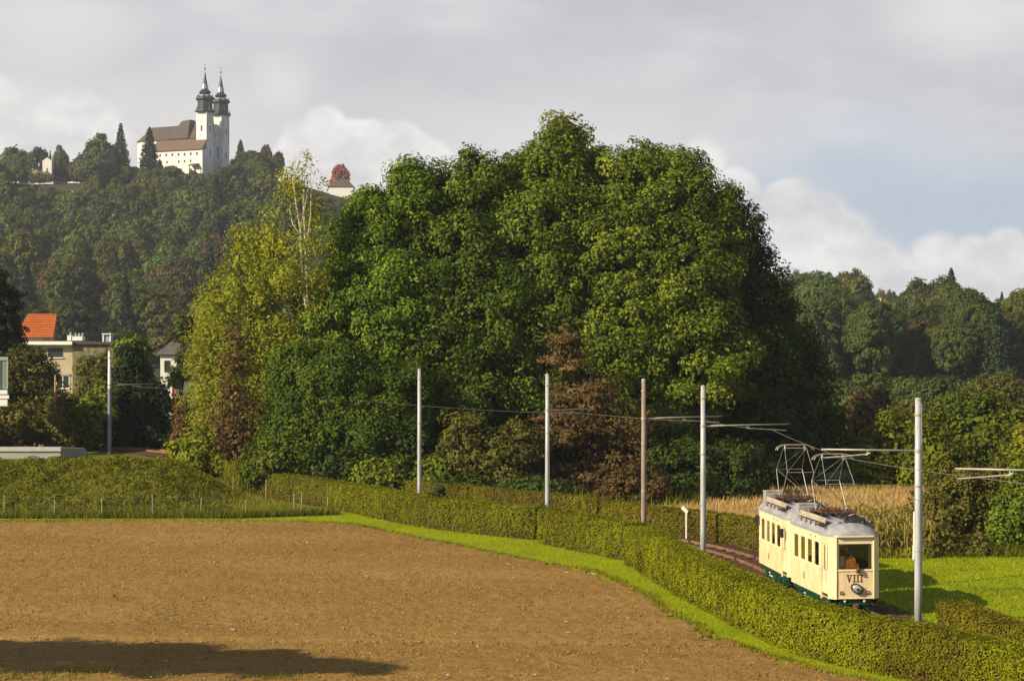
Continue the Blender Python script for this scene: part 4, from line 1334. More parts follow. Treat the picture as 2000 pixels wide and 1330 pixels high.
def maize(name, label, poly, n, hm, rg):
    X, Y = scatter_in(poly, n, rg)
    n = len(X)
    h = hm * (0.75 + 0.4 * rg.rand(n))
    V, T, vals = [], [], []
    for j in range(9):
        a = rg.rand(n) * 6.28
        z0 = h * (0.12 + 0.1 * j * 0.95)
        L = 0.32 + 0.25 * rg.rand(n)
        dx, dy = np.cos(a), np.sin(a)
        wx, wy = -dy * 0.05, dx * 0.05
        g0 = hgt(X, Y)
        p0 = np.stack([X, Y, g0 + z0], 1)
        p1 = np.stack([X + dx * L * 0.6, Y + dy * L * 0.6, g0 + z0 + 0.22], 1)
        p2 = np.stack([X + dx * L * 1.1, Y + dy * L * 1.1, g0 + z0 - 0.05], 1)
        wv = np.stack([wx, wy, wx * 0], 1)
        V.append(np.stack([p0, p1 - wv, p2, p1 + wv], 1).reshape(-1, 3))
        vals.append(0.5 + rg.normal(0, 0.25, n) - 0.05 * (j - 4) * rg.rand(n))
    # stalks
    V.append(np.stack([np.stack([X - 0.02, Y, hgt(X, Y)], 1), np.stack([X + 0.02, Y, hgt(X, Y)], 1), np.stack([X + 0.02, Y + 0.02, hgt(X, Y) + h], 1), np.stack([X - 0.02, Y + 0.02, hgt(X, Y) + h], 1)], 1).reshape(-1, 3))
    vals.append(0.8 + rg.rand(n) * 0.2)
    V = np.concatenate(V)
    o = add(name, np_mesh(name, V, np.arange(len(V)).reshape(-1, 4), M['maize'], {'v': np.clip(np.concatenate(vals), 0, 1)}))
    return tag(o, label, 'maize', kind='stuff')


maize('maize_rows', 'yellowing maize standing between the tram roof and the near pole', [(13.4, 82), (18.8, 81.6), (20.5, 91), (13.0, 91.5)], 900, 1.35, rg)
maize('maize_edge', 'dry maize behind the dark shrubs at the right edge', [(22, 84.5), (30, 84), (30, 90), (22, 90)], 380, 1.5, rg)

# flowers and a spiky plant by the hedge
mb = MB()
rg = np.random.RandomState(6)
root = thing('spiky_plant', (*at_px(545, 116), float(hgt(*at_px(545, 116)))), 'spiky long leaved green plant poking above the hedge below the birches', 'plant')
for k in range(26):
    a, tl = rg.rand() * 6.28, 0.25 + 0.5 * rg.rand()
    L = 1.6 + 1.0 * rg.rand()
    mb.tube([(0, 0, 0.2), (math.cos(a) * tl * L * 0.45, math.sin(a) * tl * L * 0.45, 0.2 + L * 0.65), (math.cos(a) * tl * L, math.sin(a) * tl * L, 0.2 + L)], 0.045, 4, 0.008)
lv = mb.build('leaves', mat('spiky_leaf_green', (0.16, 0.24, 0.05), 0.6, 0.3, var=0.3), root)
root = thing('white_flowers', (*at_px(652, 113), float(hgt(*at_px(652, 113)))), 'creamy white flower plumes above the hedge', 'flowers')
mb, ms = MB(), MB()
for k in range(9):
    x, y = rg.normal(0, 0.35), rg.normal(0, 0.2)
    h = 1.75 + rg.rand() * 0.7
    ms.tube([(x * 0.3, y * 0.3, 0), (x, y, h)], 0.015, 4)
    for j in range(6):
        mb.lathe([(0.01, -0.06), (0.06, 0.0), (0.015, 0.08)], 5, (x + rg.normal(0, 0.07), y + rg.normal(0, 0.07), h + rg.normal(0, 0.09)))
ms.build('stems', M['stem'], root)
mb.build('blossoms', mat('cream_blossom', (0.75, 0.70, 0.50), 0.8, 0.1, var=0.15), root)

# ------------------------------------------------------------------ poles, arms and wires
def pole(px, s, ytop, label, r=0.13, arm=None, arm_y=None, mat_='pole', low=None, arm2=True):
    Y = F / s
    x = (px - CX) / s
    zb = float(hgt(x, Y))
    zt = CH - (ytop - CY) / s
    root = thing('catenary_pole', (x, Y, zb), label, 'pole', 'tram line poles')
    h = zt - zb
    if low:
        zl = CH - (low - CY) / s - zb
        mb = MB()
        mb.lathe([(r * 1.04, -0.2), (r * 1.0, zl)], 14)
        mb.build('shaded_lower_shaft', M['polelow'], root, smooth=False)
        mb = MB()
        mb.lathe([(r * 0.97, zl), (r * 0.80, h - 0.04), (r * 0.80, h)], 14)
        mb.build('shaft', M[mat_], root)
    else:
        mb = MB()
        mb.lathe([(r * 1.06, -0.2), (r, 1.5), (r * 0.97, h * 0.5), (r * 0.82, h - 0.03)], 16)
        o = mb.build('shaft', M[mat_], root)
        o.data.polygons.foreach_set('use_smooth', [len(p.vertices) == 4 for p in o.data.polygons])
    mb = MB()
    mb.lathe([(r * 0.86, h - 0.05), (r * 0.86, h + 0.02), (r * 0.4, h + 0.06)], 14)
    mb.build('cap', M['pole'], root)
    mb = MB()
    for zz in (0.34, 0.62, 0.93):
        mb.lathe([(r * 1.02, h * zz), (r * 1.06, h * zz + 0.01), (r * 1.06, h * zz + 0.05), (r * 1.0, h * zz + 0.06)], 14)
    mb.tube([(r * 0.98, 0, 1.2), (r * 0.98, 0, h * 0.8)], 0.012, 5)
    mb.build('bands', M['armtube'], root)
    tip = None
    if arm:
        ax, ay, az = arm[0] - x, arm[1] - Y, CH - (arm_y - CY) / s - zb
        d = Vector((ax, ay, 0)).normalized()
        mb = MB()
        mb.tube([d * (r * 0.5) + Vector((0, 0, az)), Vector((ax, ay, az + 0.02))], 0.036, 8, 0.03)
        a_ = mb.build('bracket_arm', M['armtube'], root, smooth=True)
        mb = MB()
        mb.lathe([(r * 1.04, az - 0.06), (r * 1.04, az + 0.06)], 14)
        mb.build('clamp', M['armtube'], root)
        # cantilever tube under the arm that steadies the contact wire
        L = Vector((ax, ay, 0)).length
        mb = MB()
        q = d * (L * 0.52)
        mb.tube([Vector((q.x, q.y, az - 0.01)), Vector((q.x, q.y, az - 0.16))], 0.022, 6)
        e = d * (L * 0.97)
        mb.tube([Vector((q.x, q.y, az - 0.13)), Vector((e.x, e.y, az - 0.26))], 0.024, 6)
        mb.build('steady_arm', M['armtube'], a_)
        mb = MB()
        for kk in range(4):
            c = d * (L * (0.50 + 0.012 * kk))
            mb.lathe([(0.03, az - 0.10 - 0.02 * kk), (0.05, az - 0.09 - 0.02 * kk), (0.03, az - 0.08 - 0.02 * kk)], 8, (c.x, c.y, 0))
        mb.build('insulator', M['whitepaint'], a_)
        tip = Vector((x + ax * 0.8, Y + ay * 0.8, zb + az - 0.22))
    return root, tip


tips = []
_, t1 = pole(1793, 59.0, 780, 'tallest grey pole at the right, in front of the meadow beside the tram', 0.118, (10.3, 61.4), 880)
_, t2 = pole(1373, 46.0, 755, 'grey pole just left of the tram, beside the bare track', 0.112, (12.0, 79.8), 832)
_, t3 = pole(1257, 42.5, 742, 'brown weathered pole between two grey poles', 0.112, (9.85, 86.6), 817, 'polerust')
_, t4 = pole(1069, 38.5, 732, 'grey pole below the tallest treetop, in front of the brown conifer', 0.112, (4.2, 95.2), 801)
_, t5 = pole(819, 35.0, 722, 'grey pole standing alone in front of the dark maple', 0.112)
_, t6 = pole(214, 27.5, 686, 'leftmost pole with white top and lower part coloured blue grey as shadow beside the yew', 0.13, (-25.9, 133.6), 752, 'whitepaint', low=758)
# the pole behind the near one and one beyond the right edge
_, t7 = pole(1798, 50.0, 790, 'thin pale pole seen just behind the near grey pole', 0.07)
_, t8 = pole(2090, 71.0, 770, 'grey pole just outside the right edge carrying the arm over the meadow', 0.14, (12.35, 51.4), 920)

mb = MB()
wl = [t8 + Vector((2.5, -9, 0.2)), t8, t1, t2, t3, t4, Vector((-3.6, 104.6, 5.75)), Vector((-14, 117.2, 6.2)), t6, Vector((-44, 155, 8.0))]


def sag(a, b, n=8, s=0.06):
    return [a.lerp(b, k / n) - Vector((0, 0, 4 * s * (k / n) * (1 - k / n))) for k in range(n)]


pts = []
for a, b in zip(wl, wl[1:]):
    pts += sag(a, b, 8, 0.05)
pts.append(wl[-1])
mb.tube(pts[:41], 0.009, 5)
mb.tube(pts[40:], 0.006, 4)
o = mb.build('contact_wire', M['wire'])
tag(o, 'thin overhead contact wire following the tram line from arm to arm', 'wire')
# small things beside the line
x, y = at_px(1338, 86)
root = thing('white_marker_sign', (x, y, float(hgt(x, y))), 'small tilted white marker board on a short post behind the far hedge', 'sign')
x2, y2 = at_px(1340, 89.0)
root.location = (x2, y2, float(hgt(x2, y2)) - 0.15)
root.scale = (0.72, 0.72, 0.9)
mb = MB()
mb.box(-0.05, 0.05, -0.03, 0.03, 0, 1.62)
mb.build('post', M['whitepaint'], root)
mb = MB()
Mx = Matrix.Translation((-0.08, -0.05, 1.72)) @ Matrix.Rotation(R(38), 4, 'Y')
mb.box(-0.24, 0.24, -0.03, 0.02, -0.11, 0.11, Mx)
mb.build('board', M['whitepaint'], root, bevel=0.03)
x, y = at_px(1786, 80.5)
root = thing('white_post', (x, y, 0), 'short white post at the back of the meadow behind the near pole', 'post')
mb = MB()
mb.box(-0.07, 0.07, -0.07, 0.07, -0.1, 0.62)
mb.build('lower_block', M['whitepaint'], root, bevel=0.01)
mb = MB()
mb.box(-0.045, 0.045, -0.045, 0.045, 0.62, 2.1)
mb.build('upper_post', M['whitepaint'], root, bevel=0.01)
x, y = at_px(108, 133)
zb = float(hgt(x, y))
root = thing('wooden_pole', (x, y, zb), 'thin reddish brown wooden pole in front of the beige house', 'pole')
mb = MB()
zt = CH - (735 - CY) / (F / 133) - zb
mb.lathe([(0.10, -0.2), (0.085, zt * 0.6), (0.07, zt)], 10)
mb.build('shaft', M['woodpost'], root, smooth=True)
mb = MB()
mb.lathe([(0.08, zt), (0.08, zt + 0.05), (0.02, zt + 0.12)], 10)
mb.build('cap', M['polelow'], root)

# wire fence
fp = [(-60, 99.6), (8, 99.6), (107, 99.6), (200, 99.6), (298, 99.6), (392, 99.8), (480, 100.2), (575, 100.8), (590, 102.5), (640, 102.0)]
fpts = [at_px(px, Y) for px, Y in fp]
root = thing('wire_fence', (fpts[0][0], fpts[0][1], 0), 'low wire netting fence with thin pale posts along the foot of the mound', 'fence')
ox, oy = fpts[0]
mbp = MB()
mbp.tube([(0, 0, -0.2), (0, 0, 1.2)], 0.028, 6)
p0 = None
for i, (x, y) in enumerate(fpts):
    if p0 is None:
        o = p0 = mbp.build('fence_post', M['fencepost'], root)
    else:
        o = p0.copy()
        COL.objects.link(o)
        o.parent = root
    o.location = (x - ox, y - oy, float(hgt(x, y)))
    o.rotation_euler = (R(1.5 * math.sin(i * 2.1)), R(2.0 * math.sin(i * 1.3 + 1)), 0)
    o.scale = (1, 1, 0.9 + 0.14 * math.sin(i * 1.9))
mb = MB()
for (a, b) in zip(fpts, fpts[1:]):
    for zz in (0.08, 0.36, 0.64, 0.92, 1.1):
        mb.tube([(a[0] - ox, a[1] - oy, zz + float(hgt(*a))), (b[0] - ox, b[1] - oy, zz + float(hgt(*b)))], 0.004, 3)
    n = int(math.dist(a, b) / 0.3)
    for k in range(1, n):
        x, y = a[0] + (b[0] - a[0]) * k / n, a[1] + (b[1] - a[1]) * k / n
        mb.tube([(x - ox, y - oy, 0.05 + float(hgt(x, y))), (x - ox, y - oy, 1.1 + float(hgt(x, y)))], 0.003, 3)
mb.build('netting', M['wire'], root)
fb = [(455, 109.5), (484, 112.0), (519, 110.0), (545, 108.5), (588, 105.0)]
fbp = [at_px(px, Y) for px, Y in fb]
root = thing('stake_fence', (fbp[0][0], fbp[0][1], float(hgt(*fbp[0]))), 'row of thin stakes in the pale weeds right of the mound', 'fence')
for i, (x, y) in enumerate(fbp):
    mb = MB()
    mb.tube([(0, 0, -0.1), (0.03, 0, 1.0 + 0.12 * (i % 3))], 0.03, 6)
    o = mb.build('stake', M['fencepost'] if i in (0, 2) else M['stem'], root)
    o.location = (x - root.location.x, y - root.location.y, float(hgt(x, y)) - root.location.z)

# ------------------------------------------------------------------ tram
M['cream'] = mat('cream_enamel', (0.78, 0.61, 0.345), 0.40, 0.4, var=0.14, vscale=3.5, bump=0.05, bscale=6, stretch=(1.6, 1.6, 0.45))
M['cream2'] = mat('pale_cream_enamel', (0.80, 0.66, 0.41), 0.38, 0.45, var=0.06, vscale=2.0)
M['roofgrey'] = mat('roof_canvas_grey', (0.30, 0.30, 0.32), 0.75, 0.2, var=0.22, vscale=2.5, bump=0.15)
M['board'] = mat('roof_board', (0.46, 0.41, 0.33), 0.75, 0.2, col2=(0.28, 0.22, 0.16), vscale=2.0, stretch=(0.6, 3, 3))
M['dark'] = mat('dark_metal', (0.045, 0.042, 0.040), 0.6, 0.4, 0.3, var=0.3)
M['rust'] = mat('rusty_iron', (0.14, 0.075, 0.04), 0.8, 0.2, 0.3, var=0.5, vscale=8)
M['green'] = mat('dark_green_paint', (0.007, 0.050, 0.028), 0.5, 0.4, var=0.35, vscale=4)
M['numeral'] = mat('brown_numeral_paint', (0.20, 0.045, 0.012), 0.5, 0.4)
M['numeral_grey'] = mat('grey_green_numeral_paint', (0.30, 0.27, 0.16), 0.5, 0.3)
M['redlamp'] = mat('red_brown_lamp', (0.20, 0.05, 0.03), 0.4, 0.5)
M['chrome'] = mat('lamp_glass', (0.70, 0.70, 0.68), 0.15, 0.7, 0.6)
M['woodin'] = mat('brown_interior_wood', (0.10, 0.052, 0.022), 0.5, 0.4, col2=(0.045, 0.024, 0.012), vscale=3, stretch=(6, 6, 0.6))
M['orange'] = mat('orange_varnished_wood', (0.78, 0.33, 0.05), 0.4, 0.4, var=0.15, stretch=(1, 4, 1))
M['blind'] = mat('olive_window_blind', (0.62, 0.52, 0.12), 0.8, 0.1, var=0.2, stretch=(8, 8, 0.5))
M['glass'] = glassmat('window_glass', (0.88, 0.88, 0.78), 0.30)
M['frontglass'] = glassmat('front_window_glass', (0.86, 0.86, 0.82), 0.06)
M['paper'] = mat('white_card', (0.78, 0.74, 0.64), 0.7, 0.2)
M['mirror'] = mat('black_mirror_housing', (0.02, 0.02, 0.02), 0.5, 0.4)


def roman(text, h, wid, depth):
    """raised serif numerals in the plane x=0, reading along +y"""
    mb = MB()
    adv = {'V': 1.35, 'I': 0.78, 'X': 1.3}
    tot = sum(adv[c] for c in text)
    k = wid / tot
    y = -wid / 2
    st = h * 0.17
    for c in text:
        w_ = adv[c] * k
        a, b = y + 0.06 * k, y + w_ - 0.06 * k
        m_ = (a + b) / 2

        def bar(y0, z0, y1, z1, t):
            mb.prism([(0, y0 - t / 2, z0), (0, y0 + t / 2, z0), (0, y1 + t / 2, z1), (0, y1 - t / 2, z1)], (depth, 0, 0))
        if c == 'I':
            bar(m_, -h / 2, m_, h / 2, st)
            mb.box(0, depth * 0.93, a, b, h / 2 - h * 0.09, h / 2)
            mb.box(0, depth * 0.93, a, b, -h / 2, -h / 2 + h * 0.09)
        elif c == 'V':
            bar(a + (b - a) * 0.2, h / 2, m_, -h / 2, st * 1.1)
            bar(b - (b - a) * 0.2, h / 2, m_ + 0.002, -h / 2, st * 0.6)
            mb.box(0, depth * 0.93, a, a + (b - a) * 0.42, h / 2 - h * 0.09, h / 2)
            mb.box(0, depth * 0.93, b - (b - a) * 0.42, b, h / 2 - h * 0.09, h / 2)
        y += w_
    return mb


def make_tram(loc, rz, label):
    t = thing('tram_car', loc, label, 'tram', 'coupled cream tram cars', rz)
    HWY, XS, XE, XF, YF = 1.05, 3.65, 4.50, 4.72, 0.74      # half width, saloon end, corner, front, half width of the front
    ZB, ZS, ZW0, ZW1, ZT = 0.71, 1.66, 1.70, 2.57, 2.83
    win = [0.28 + k * 0.86 for k in range(4)]
    ww = 0.62
    # --- body shell
    for sg in (-1, 1):
        mb = MB()
        y0, y1 = sorted((sg * HWY, sg * (HWY - 0.05)))
        mb.box(0, XS, y0, y1, ZB, ZS)
        sp_ = mb.build('side_panel', M['cream'], t, bevel=0.008)
        mb = MB()
        for xx in (0.02, 0.95, 1.87, 2.78, XS - 0.03):
            mb.box(xx, xx + 0.018, *sorted((sg * (HWY + 0.004), sg * (HWY - 0.01))), ZB + 0.01, ZS - 0.015)
        mb.build('panel_strip', M['board'], sp_)
        mb = MB()
        xs = [0] + [x for wv in win for x in (wv, wv + ww)] + [XS]
        for a, b in zip(xs[0::2], xs[1::2]):
            mb.box(a, b, y0, y1, ZS + 0.002, ZW1)
        mb.box(0, XS, y0, y1, ZW1 + 0.001, ZT)
        mb.build('window_band', M['cream2'], t, bevel=0.006)
        mb = MB()
        y2, y3 = sorted((sg * (HWY + 0.025), sg * (HWY - 0.02)))
        mb.box(-0.01, XS, y2, y3, ZS - 0.012, ZS + 0.028)
        mb.box(0.0, XS, y2, y3, ZT - 0.035, ZT - 0.002)
        mb.build('moulding', M['cream2'], t)
        for k, wv in enumerate(win):
            mb = MB()
            yy0, yy1 = sorted((sg * (HWY - 0.010), sg * (HWY - 0.045)))
            f = 0.035
            mb.box(wv + 0.001, wv + f, yy0, yy1, ZW0 - 0.03, ZW1 - 0.001)
            mb.box(wv + ww - f, wv + ww - 0.001, yy0, yy1, ZW0 - 0.03, ZW1 - 0.001)
            mb.box(wv + f, wv + ww - f, yy0, yy1, ZS + 0.004, ZW0 + 0.01)
            mb.box(wv + f, wv + ww - f, yy0, yy1, ZW1 - 0.045, ZW1 - 0.001)
            wf = mb.build('window', M['cream2'], t)
            mb = MB()
            yg0, yg1 = sorted((sg * (HWY - 0.025), sg * (HWY - 0.032)))
            mb.box(wv + f, wv + ww - f, yg0, yg1, ZW0 + 0.01, ZW1 - 0.045)
            mb.build('pane', M['glass'], wf)
            if k < 3 or sg > 0:
                mb = MB()
                yb0, yb1 = sorted((sg * (HWY - 0.07), sg * (HWY - 0.09)))
                nfold = 9
                drop = (ZW1 - ZW0) * (1.0 if k < 2 else 0.55)
                for q in range(nfold):
                    xa = wv + f + (ww - 2 * f) * q / nfold
                    xb = wv + f + (ww - 2 * f) * (q + 1) / nfold
                    s_ = 0.012 if q % 2 else 0.0
                    mb.box(xa, xb - 0.004, yb0 - s_, yb1 - s_, ZW1 - drop, ZW1 - 0.02)
                mb.build('curtain', M['blind'], wf)
        # platform door, two leaves with tall panes
        for (xa, xb, pane_col) in ((XS + 0.07, XS + 0.46, 'glass'), (XS + 0.48, XE - 0.02, 'glass')):
            mb = MB()
            yy0, yy1 = sorted((sg * (HWY - 0.075), sg * (HWY - 0.12)))
            mb.box(xa, xb, yy0, yy1, 0.56, 1.63)
            mb.box(xa, xa + 0.07, yy0, yy1, 1.631, 2.56)
            mb.box(xb - 0.07, xb, yy0, yy1, 1.631, 2.56)
            mb.box(xa + 0.07, xb - 0.07, yy0, yy1, 2.49, 2.56)
            d_ = mb.build('door', M['cream2'], t, bevel=0.005)
            mb = MB()
            ym = sg * (HWY - 0.10)
            mb.box(xa + 0.07, xb - 0.07, ym - 0.004, ym + 0.004, 1.63, 2.49)
            mb.build('pane', M['glass'], d_)
            mb = MB()
            mb.tube([(xa + 0.03, sg * (HWY - 0.065), 1.25), (xa + 0.03, sg * (HWY - 0.03), 1.28), (xa + 0.03, sg * (HWY - 0.03), 1.72), (xa + 0.03, sg * (HWY - 0.065), 1.75)], 0.014, 6)
            mb.build('grab_rail', M['chrome'], d_)
        mb = MB()
        y2, y3 = sorted((sg * (HWY - 0.005), sg * (HWY - 0.10)))
        mb.box(XS + 0.001, XE, y2, y3, 2.565, ZT)
        mb.box(XS + 0.001, XS + 0.065, y2, y3, 0.62, 2.564)
        mb.build('door_header', M['cream'], t)
        # corner panel beside the front
        a = Vector((XE, sg * (HWY - 0.03), 0))
        b = Vector((XF, sg * YF, 0))
        d = (b - a).normalized()
        nrm = Vector((d.y, -d.x, 0)) * (1 if sg > 0 else -1)
        th = -nrm * 0.05

        def slab(mb, p, q, z0, z1):
            mb.prism([p + Vector((0, 0, z0)), q + Vector((0, 0, z0)), q + th + Vector((0, 0, z0)), p + th + Vector((0, 0, z0))], (0, 0, z1 - z0))
        mb = MB()
        slab(mb, a, b, ZB, 1.68)
        slab(mb, a, b, 1.681, ZT)
        mb.build('corner_panel', M['cream'], t)
    # --- front
    mb = MB()
    mb.box(XF - 0.05, XF, -YF, YF, ZB, 1.68)
    fp_ = mb.build('front_panel', M['cream'], t, bevel=0.01)
    mb = MB()
    mb.box(XF - 0.05, XF, -YF, YF, 2.60, ZT)
    mb.box(XF - 0.05, XF, -YF, -0.67, 1.681, 2.599)
    mb.box(XF - 0.05, XF, 0.67, YF, 1.681, 2.599)
    mb.box(XF - 0.05, XF, -0.669, 0.669, 1.681, 1.735)
    mb.build('front_frame', M['cream2'], t, bevel=0.006)
    mb = MB()
    mb.box(XF + 0.001, XF + 0.025, -YF - 0.02, YF + 0.02, 1.668, 1.70)
    mb.box(XF + 0.001, XF + 0.02, -YF + 0.02, YF - 0.02, 0.72, 0.745)
    mb.build('sill_moulding', M['cream2'], t)
    mb = MB()
    for (a, b, c, d) in ((-0.668, -0.635, 1.737, 2.598), (0.635, 0.668, 1.737, 2.598), (-0.634, 0.634, 1.737, 1.77), (-0.634, 0.634, 2.565, 2.598)):
        mb.box(XF - 0.03, XF + 0.006, a, b, c, d)
    fw = mb.build('front_window', M['woodin'], t)
    mb = MB()
    mb.box(XF - 0.02, XF - 0.012, -0.634, 0.634, 1.771, 2.564)
    mb.build('pane', M['frontglass'], fw)
    mb = MB()
    mb.tube([(XF + 0.02, 0.05, 1.79), (XF + 0.02, -0.22, 2.32)], 0.008, 5)
    mb.build('wiper', M['dark'], fw)
    nb = roman('VIII', 0.25, 0.70, 0.012).build('numeral', M['numeral'], t)
    nb.location = (XF + 0.001, -0.02, 1.42)
    # headlamp: dark oval bowl, bright glass, small bulb holder
    Mh = Matrix.Translation((XF, 0.06, 1.07)) @ Matrix.Rotation(R(-24), 4, 'X') @ Matrix.Rotation(R(90), 4, 'Y') @ Matrix.Diagonal((0.82, 1.30, 1.0, 1.0))
    mb = MB()
    mb.lathe([(0.15, 0.0), (0.205, 0.03), (0.21, 0.09), (0.185, 0.11), (0.16, 0.10)], 24, M=Mh)
    hl = mb.build('headlamp', M['dark'], t, smooth=True)
    mb = MB()
    mb.lathe([(0.158, 0.075), (0.158, 0.103), (0.10, 0.125), (0.03, 0.135)], 24, M=Mh)
    mb.build('lens', M['chrome'], hl, smooth=True)
    mb = MB()
    mb.lathe([(0.05, 0.12), (0.06, 0.15), (0.02, 0.17)], 10, (0.01, 0.02, 0), M=Mh)
    mb.build('bulb_cover', M['dark'], hl)
    for yy in (-0.56, 0.53):
        mb = MB()
        mb.box(XF + 0.001, XF + 0.035, yy - 0.065, yy + 0.065, 0.87, 0.99)
        ml = mb.build('marker_lamp', M['redlamp'], t, bevel=0.012)
        mb = MB()
        mb.box(XF + 0.036, XF + 0.05, yy - 0.03, yy + 0.045, 0.91, 0.955)
        mb.build('lens', M['board'], ml)
    mb = MB()
    mb.lathe([(0.03, 0), (0.075, 0.03), (0.085, 0.09), (0.05, 0.15), (0.02, 0.17)], 12, (XF + 0.09, 0.10, 1.66))
    mb.box(XF + 0.001, XF + 0.16, 0.01, 0.19, 1.63, 1.66)
    mb.tube([(XF + 0.09, 0.10, 1.80), (XF + 0.09, 0.07, 1.92)], 0.03, 7, 0.045)
    mb.build('signal_bell', M['rust'], t)
    # --- rear wall, floor, ceiling, bulkhead
    mb = MB()
    mb.box(-0.05, -0.001, -HWY, HWY, ZB, ZS)
    mb.box(-0.05, -0.001, -HWY, HWY, ZW1, ZT)
    mb.box(-0.05, -0.001, -HWY, -0.7, ZS + 0.001, ZW1 - 0.001)
    mb.box(-0.05, -0.001, 0.7, HWY, ZS + 0.001, ZW1 - 0.001)
    mb.box(-0.05, -0.001, -0.05, 0.05, ZS + 0.001, ZW1 - 0.001)
    mb.build('rear_wall', M['cream'], t)
    mb = MB()
    mb.box(-0.03, XE + 0.05, -HWY + 0.055, HWY - 0.055, 0.74, 0.84)
    mb.box(XE + 0.051, XF - 0.055, -YF, YF, 0.74, 0.84)
    mb.build('floor', M['woodin'], t)
    mb = MB()
    mb.box(0.0, XE, -HWY + 0.055, HWY - 0.055, 2.76, 2.80)
    mb.build('ceiling', M['cream2'], t)
    mb = MB()
    mb.box(XS - 0.06, XS - 0.02, -HWY + 0.06, -0.36, 0.841, 2.755)
    mb.box(XS - 0.06, XS - 0.02, 0.10, HWY - 0.06, 0.841, 2.755)
    mb.box(XS - 0.06, XS - 0.02, -0.359, 0.099, 2.45, 2.755)
    for k in range(7):
        yy = 0.16 + 0.12 * k
        mb.box(XS - 0.019, XS + 0.005, yy, yy + 0.035, 0.9, 2.7)
    mb.build('bulkhead', M['woodin'], t)
    for sg in (-1, 1):
        mb = MB()
        yy0, yy1 = sorted((sg * 0.98, sg * 0.55))
        mb.box(0.1, 3.4, yy0, yy1, 1.16, 1.24)
        mb.box(0.1, 3.4, *sorted((sg * 0.985, sg * 0.93)), 1.241, 1.62)
        mb.box(0.15, 3.35, *sorted((sg * 0.9, sg * 0.62)), 0.841, 1.159)
        mb.build('bench', M['woodin'], t)
    # controller desk, card in the window
    mb = MB()
    mb.prism([(XF - 0.36, -0.34, 0.841), (XF - 0.12, -0.34, 0.841), (XF - 0.12, -0.34, 2.02), (XF - 0.36, -0.34, 2.14)], (0, 0.42, 0))
    mb.prism([(XF - 0.35, 0.0801, 0.841), (XF - 0.13, 0.0801, 0.841), (XF - 0.13, 0.0801, 1.80), (XF - 0.35, 0.0801, 1.90)], (0, 0.14, 0))
    dk = mb.build('controller_desk', M['orange'], t)
    mb = MB()
    mb.lathe([(0.05, 0), (0.05, 0.05), (0.02, 0.06)], 10, (XF - 0.25, -0.14, 2.08))
    mb.tube([(XF - 0.25, -0.14, 2.14), (XF - 0.25, -0.02, 2.16)], 0.015, 6)
    mb.build('handle', M['chrome'], dk)
    mb = MB()
    mb.box(XF - 0.20, XF - 0.17, -0.58, -0.37, 1.80, 2.15)
    mb.build('notice_card', M['paper'], t)
    # --- roof
    prof = [(-1.10, 2.835), (-1.10, 2.90), (-1.0, 3.00), (-0.80, 3.13), (-0.45, 3.24), (0, 3.28), (0.45, 3.24), (0.80, 3.13), (1.0, 3.00), (1.10, 2.90), (1.10, 2.835)]
    st = [(-0.06, 1.0, 1.0), (XS, 1.0, 1.0), (XE - 0.1, 0.97, 0.97), (XE + 0.12, 0.86, 0.78), (XF + 0.03, 0.73, 0.48), (XF + 0.09, 0.69, 0.20)]
    vs, fs = [], []
    for (x, ky, kz) in st:
        for (y, z) in prof:
            vs.append((x, y * ky, 2.835 + (z - 2.835) * kz if z > 2.84 else 2.835))
    m_ = len(prof)
    for i in range(len(st) - 1):
        for k in range(m_ - 1):
            fs.append((i * m_ + k, i * m_ + k + 1, (i + 1) * m_ + k + 1, (i + 1) * m_ + k))
        fs.append((i * m_ + m_ - 1, i * m_, (i + 1) * m_, (i + 1) * m_ + m_ - 1))
    fs.append(tuple(range(m_)))
    fs.append(tuple((len(st) - 1) * m_ + k for k in range(m_))[::-1])
    mb = MB()
    mb.poly(vs, fs)
    rf = mb.build('roof', M['roofgrey'], t)
    # rain strip, seams, small vents on the roof
    mb = MB()
    mb.prism([(XE + 0.10, -0.93, 2.84), (XF + 0.10, -0.755, 2.84), (XF + 0.12, -0.73, 2.84), (XF + 0.12, 0.73, 2.84), (XF + 0.10, 0.755, 2.84), (XE + 0.10, 0.93, 2.84), (XE + 0.0, 0.9, 2.84), (XF - 0.1, 0.6, 2.84), (XF - 0.1, -0.6, 2.84), (XE, -0.9, 2.84)], (0, 0, 0.05))
    mb.build('front_lip', M['cream2'], rf)
    mb = MB()
    for sg in (-1, 1):
        mb.tube([(-0.05, sg * 1.11, 2.93), (XS, sg * 1.11, 2.93), (XE + 0.1, sg * 0.99, 2.90)], 0.014, 5)
    for k in range(5):
        x = 0.4 + k * 0.9
        mb.tube([(x, y, z + 0.006) for (y, z) in prof[1:-1]], 0.009, 4)
    mb.build('rain_strip', M['roofgrey'], rf)
    for (x, y, z) in ((4.12, -0.18, 3.20), (4.2, 0.62, 3.10)):
        mb = MB()
        mb.prism([(x - 0.20, y, z), (x + 0.16, y, z - 0.03), (x + 0.16, y, z + 0.03), (x - 0.20, y, z + 0.14)], (0, 0.34, 0))
        mb.build('scoop_vent', M['dark'], rf)
    mb = MB()
    mb.lathe([(0.10, 0), (0.10, 0.05), (0.13, 0.06), (0.12, 0.11), (0.03, 0.14)], 10, (4.0, -0.45, 3.19))
    mb.build('round_vent', M['roofgrey'], rf)
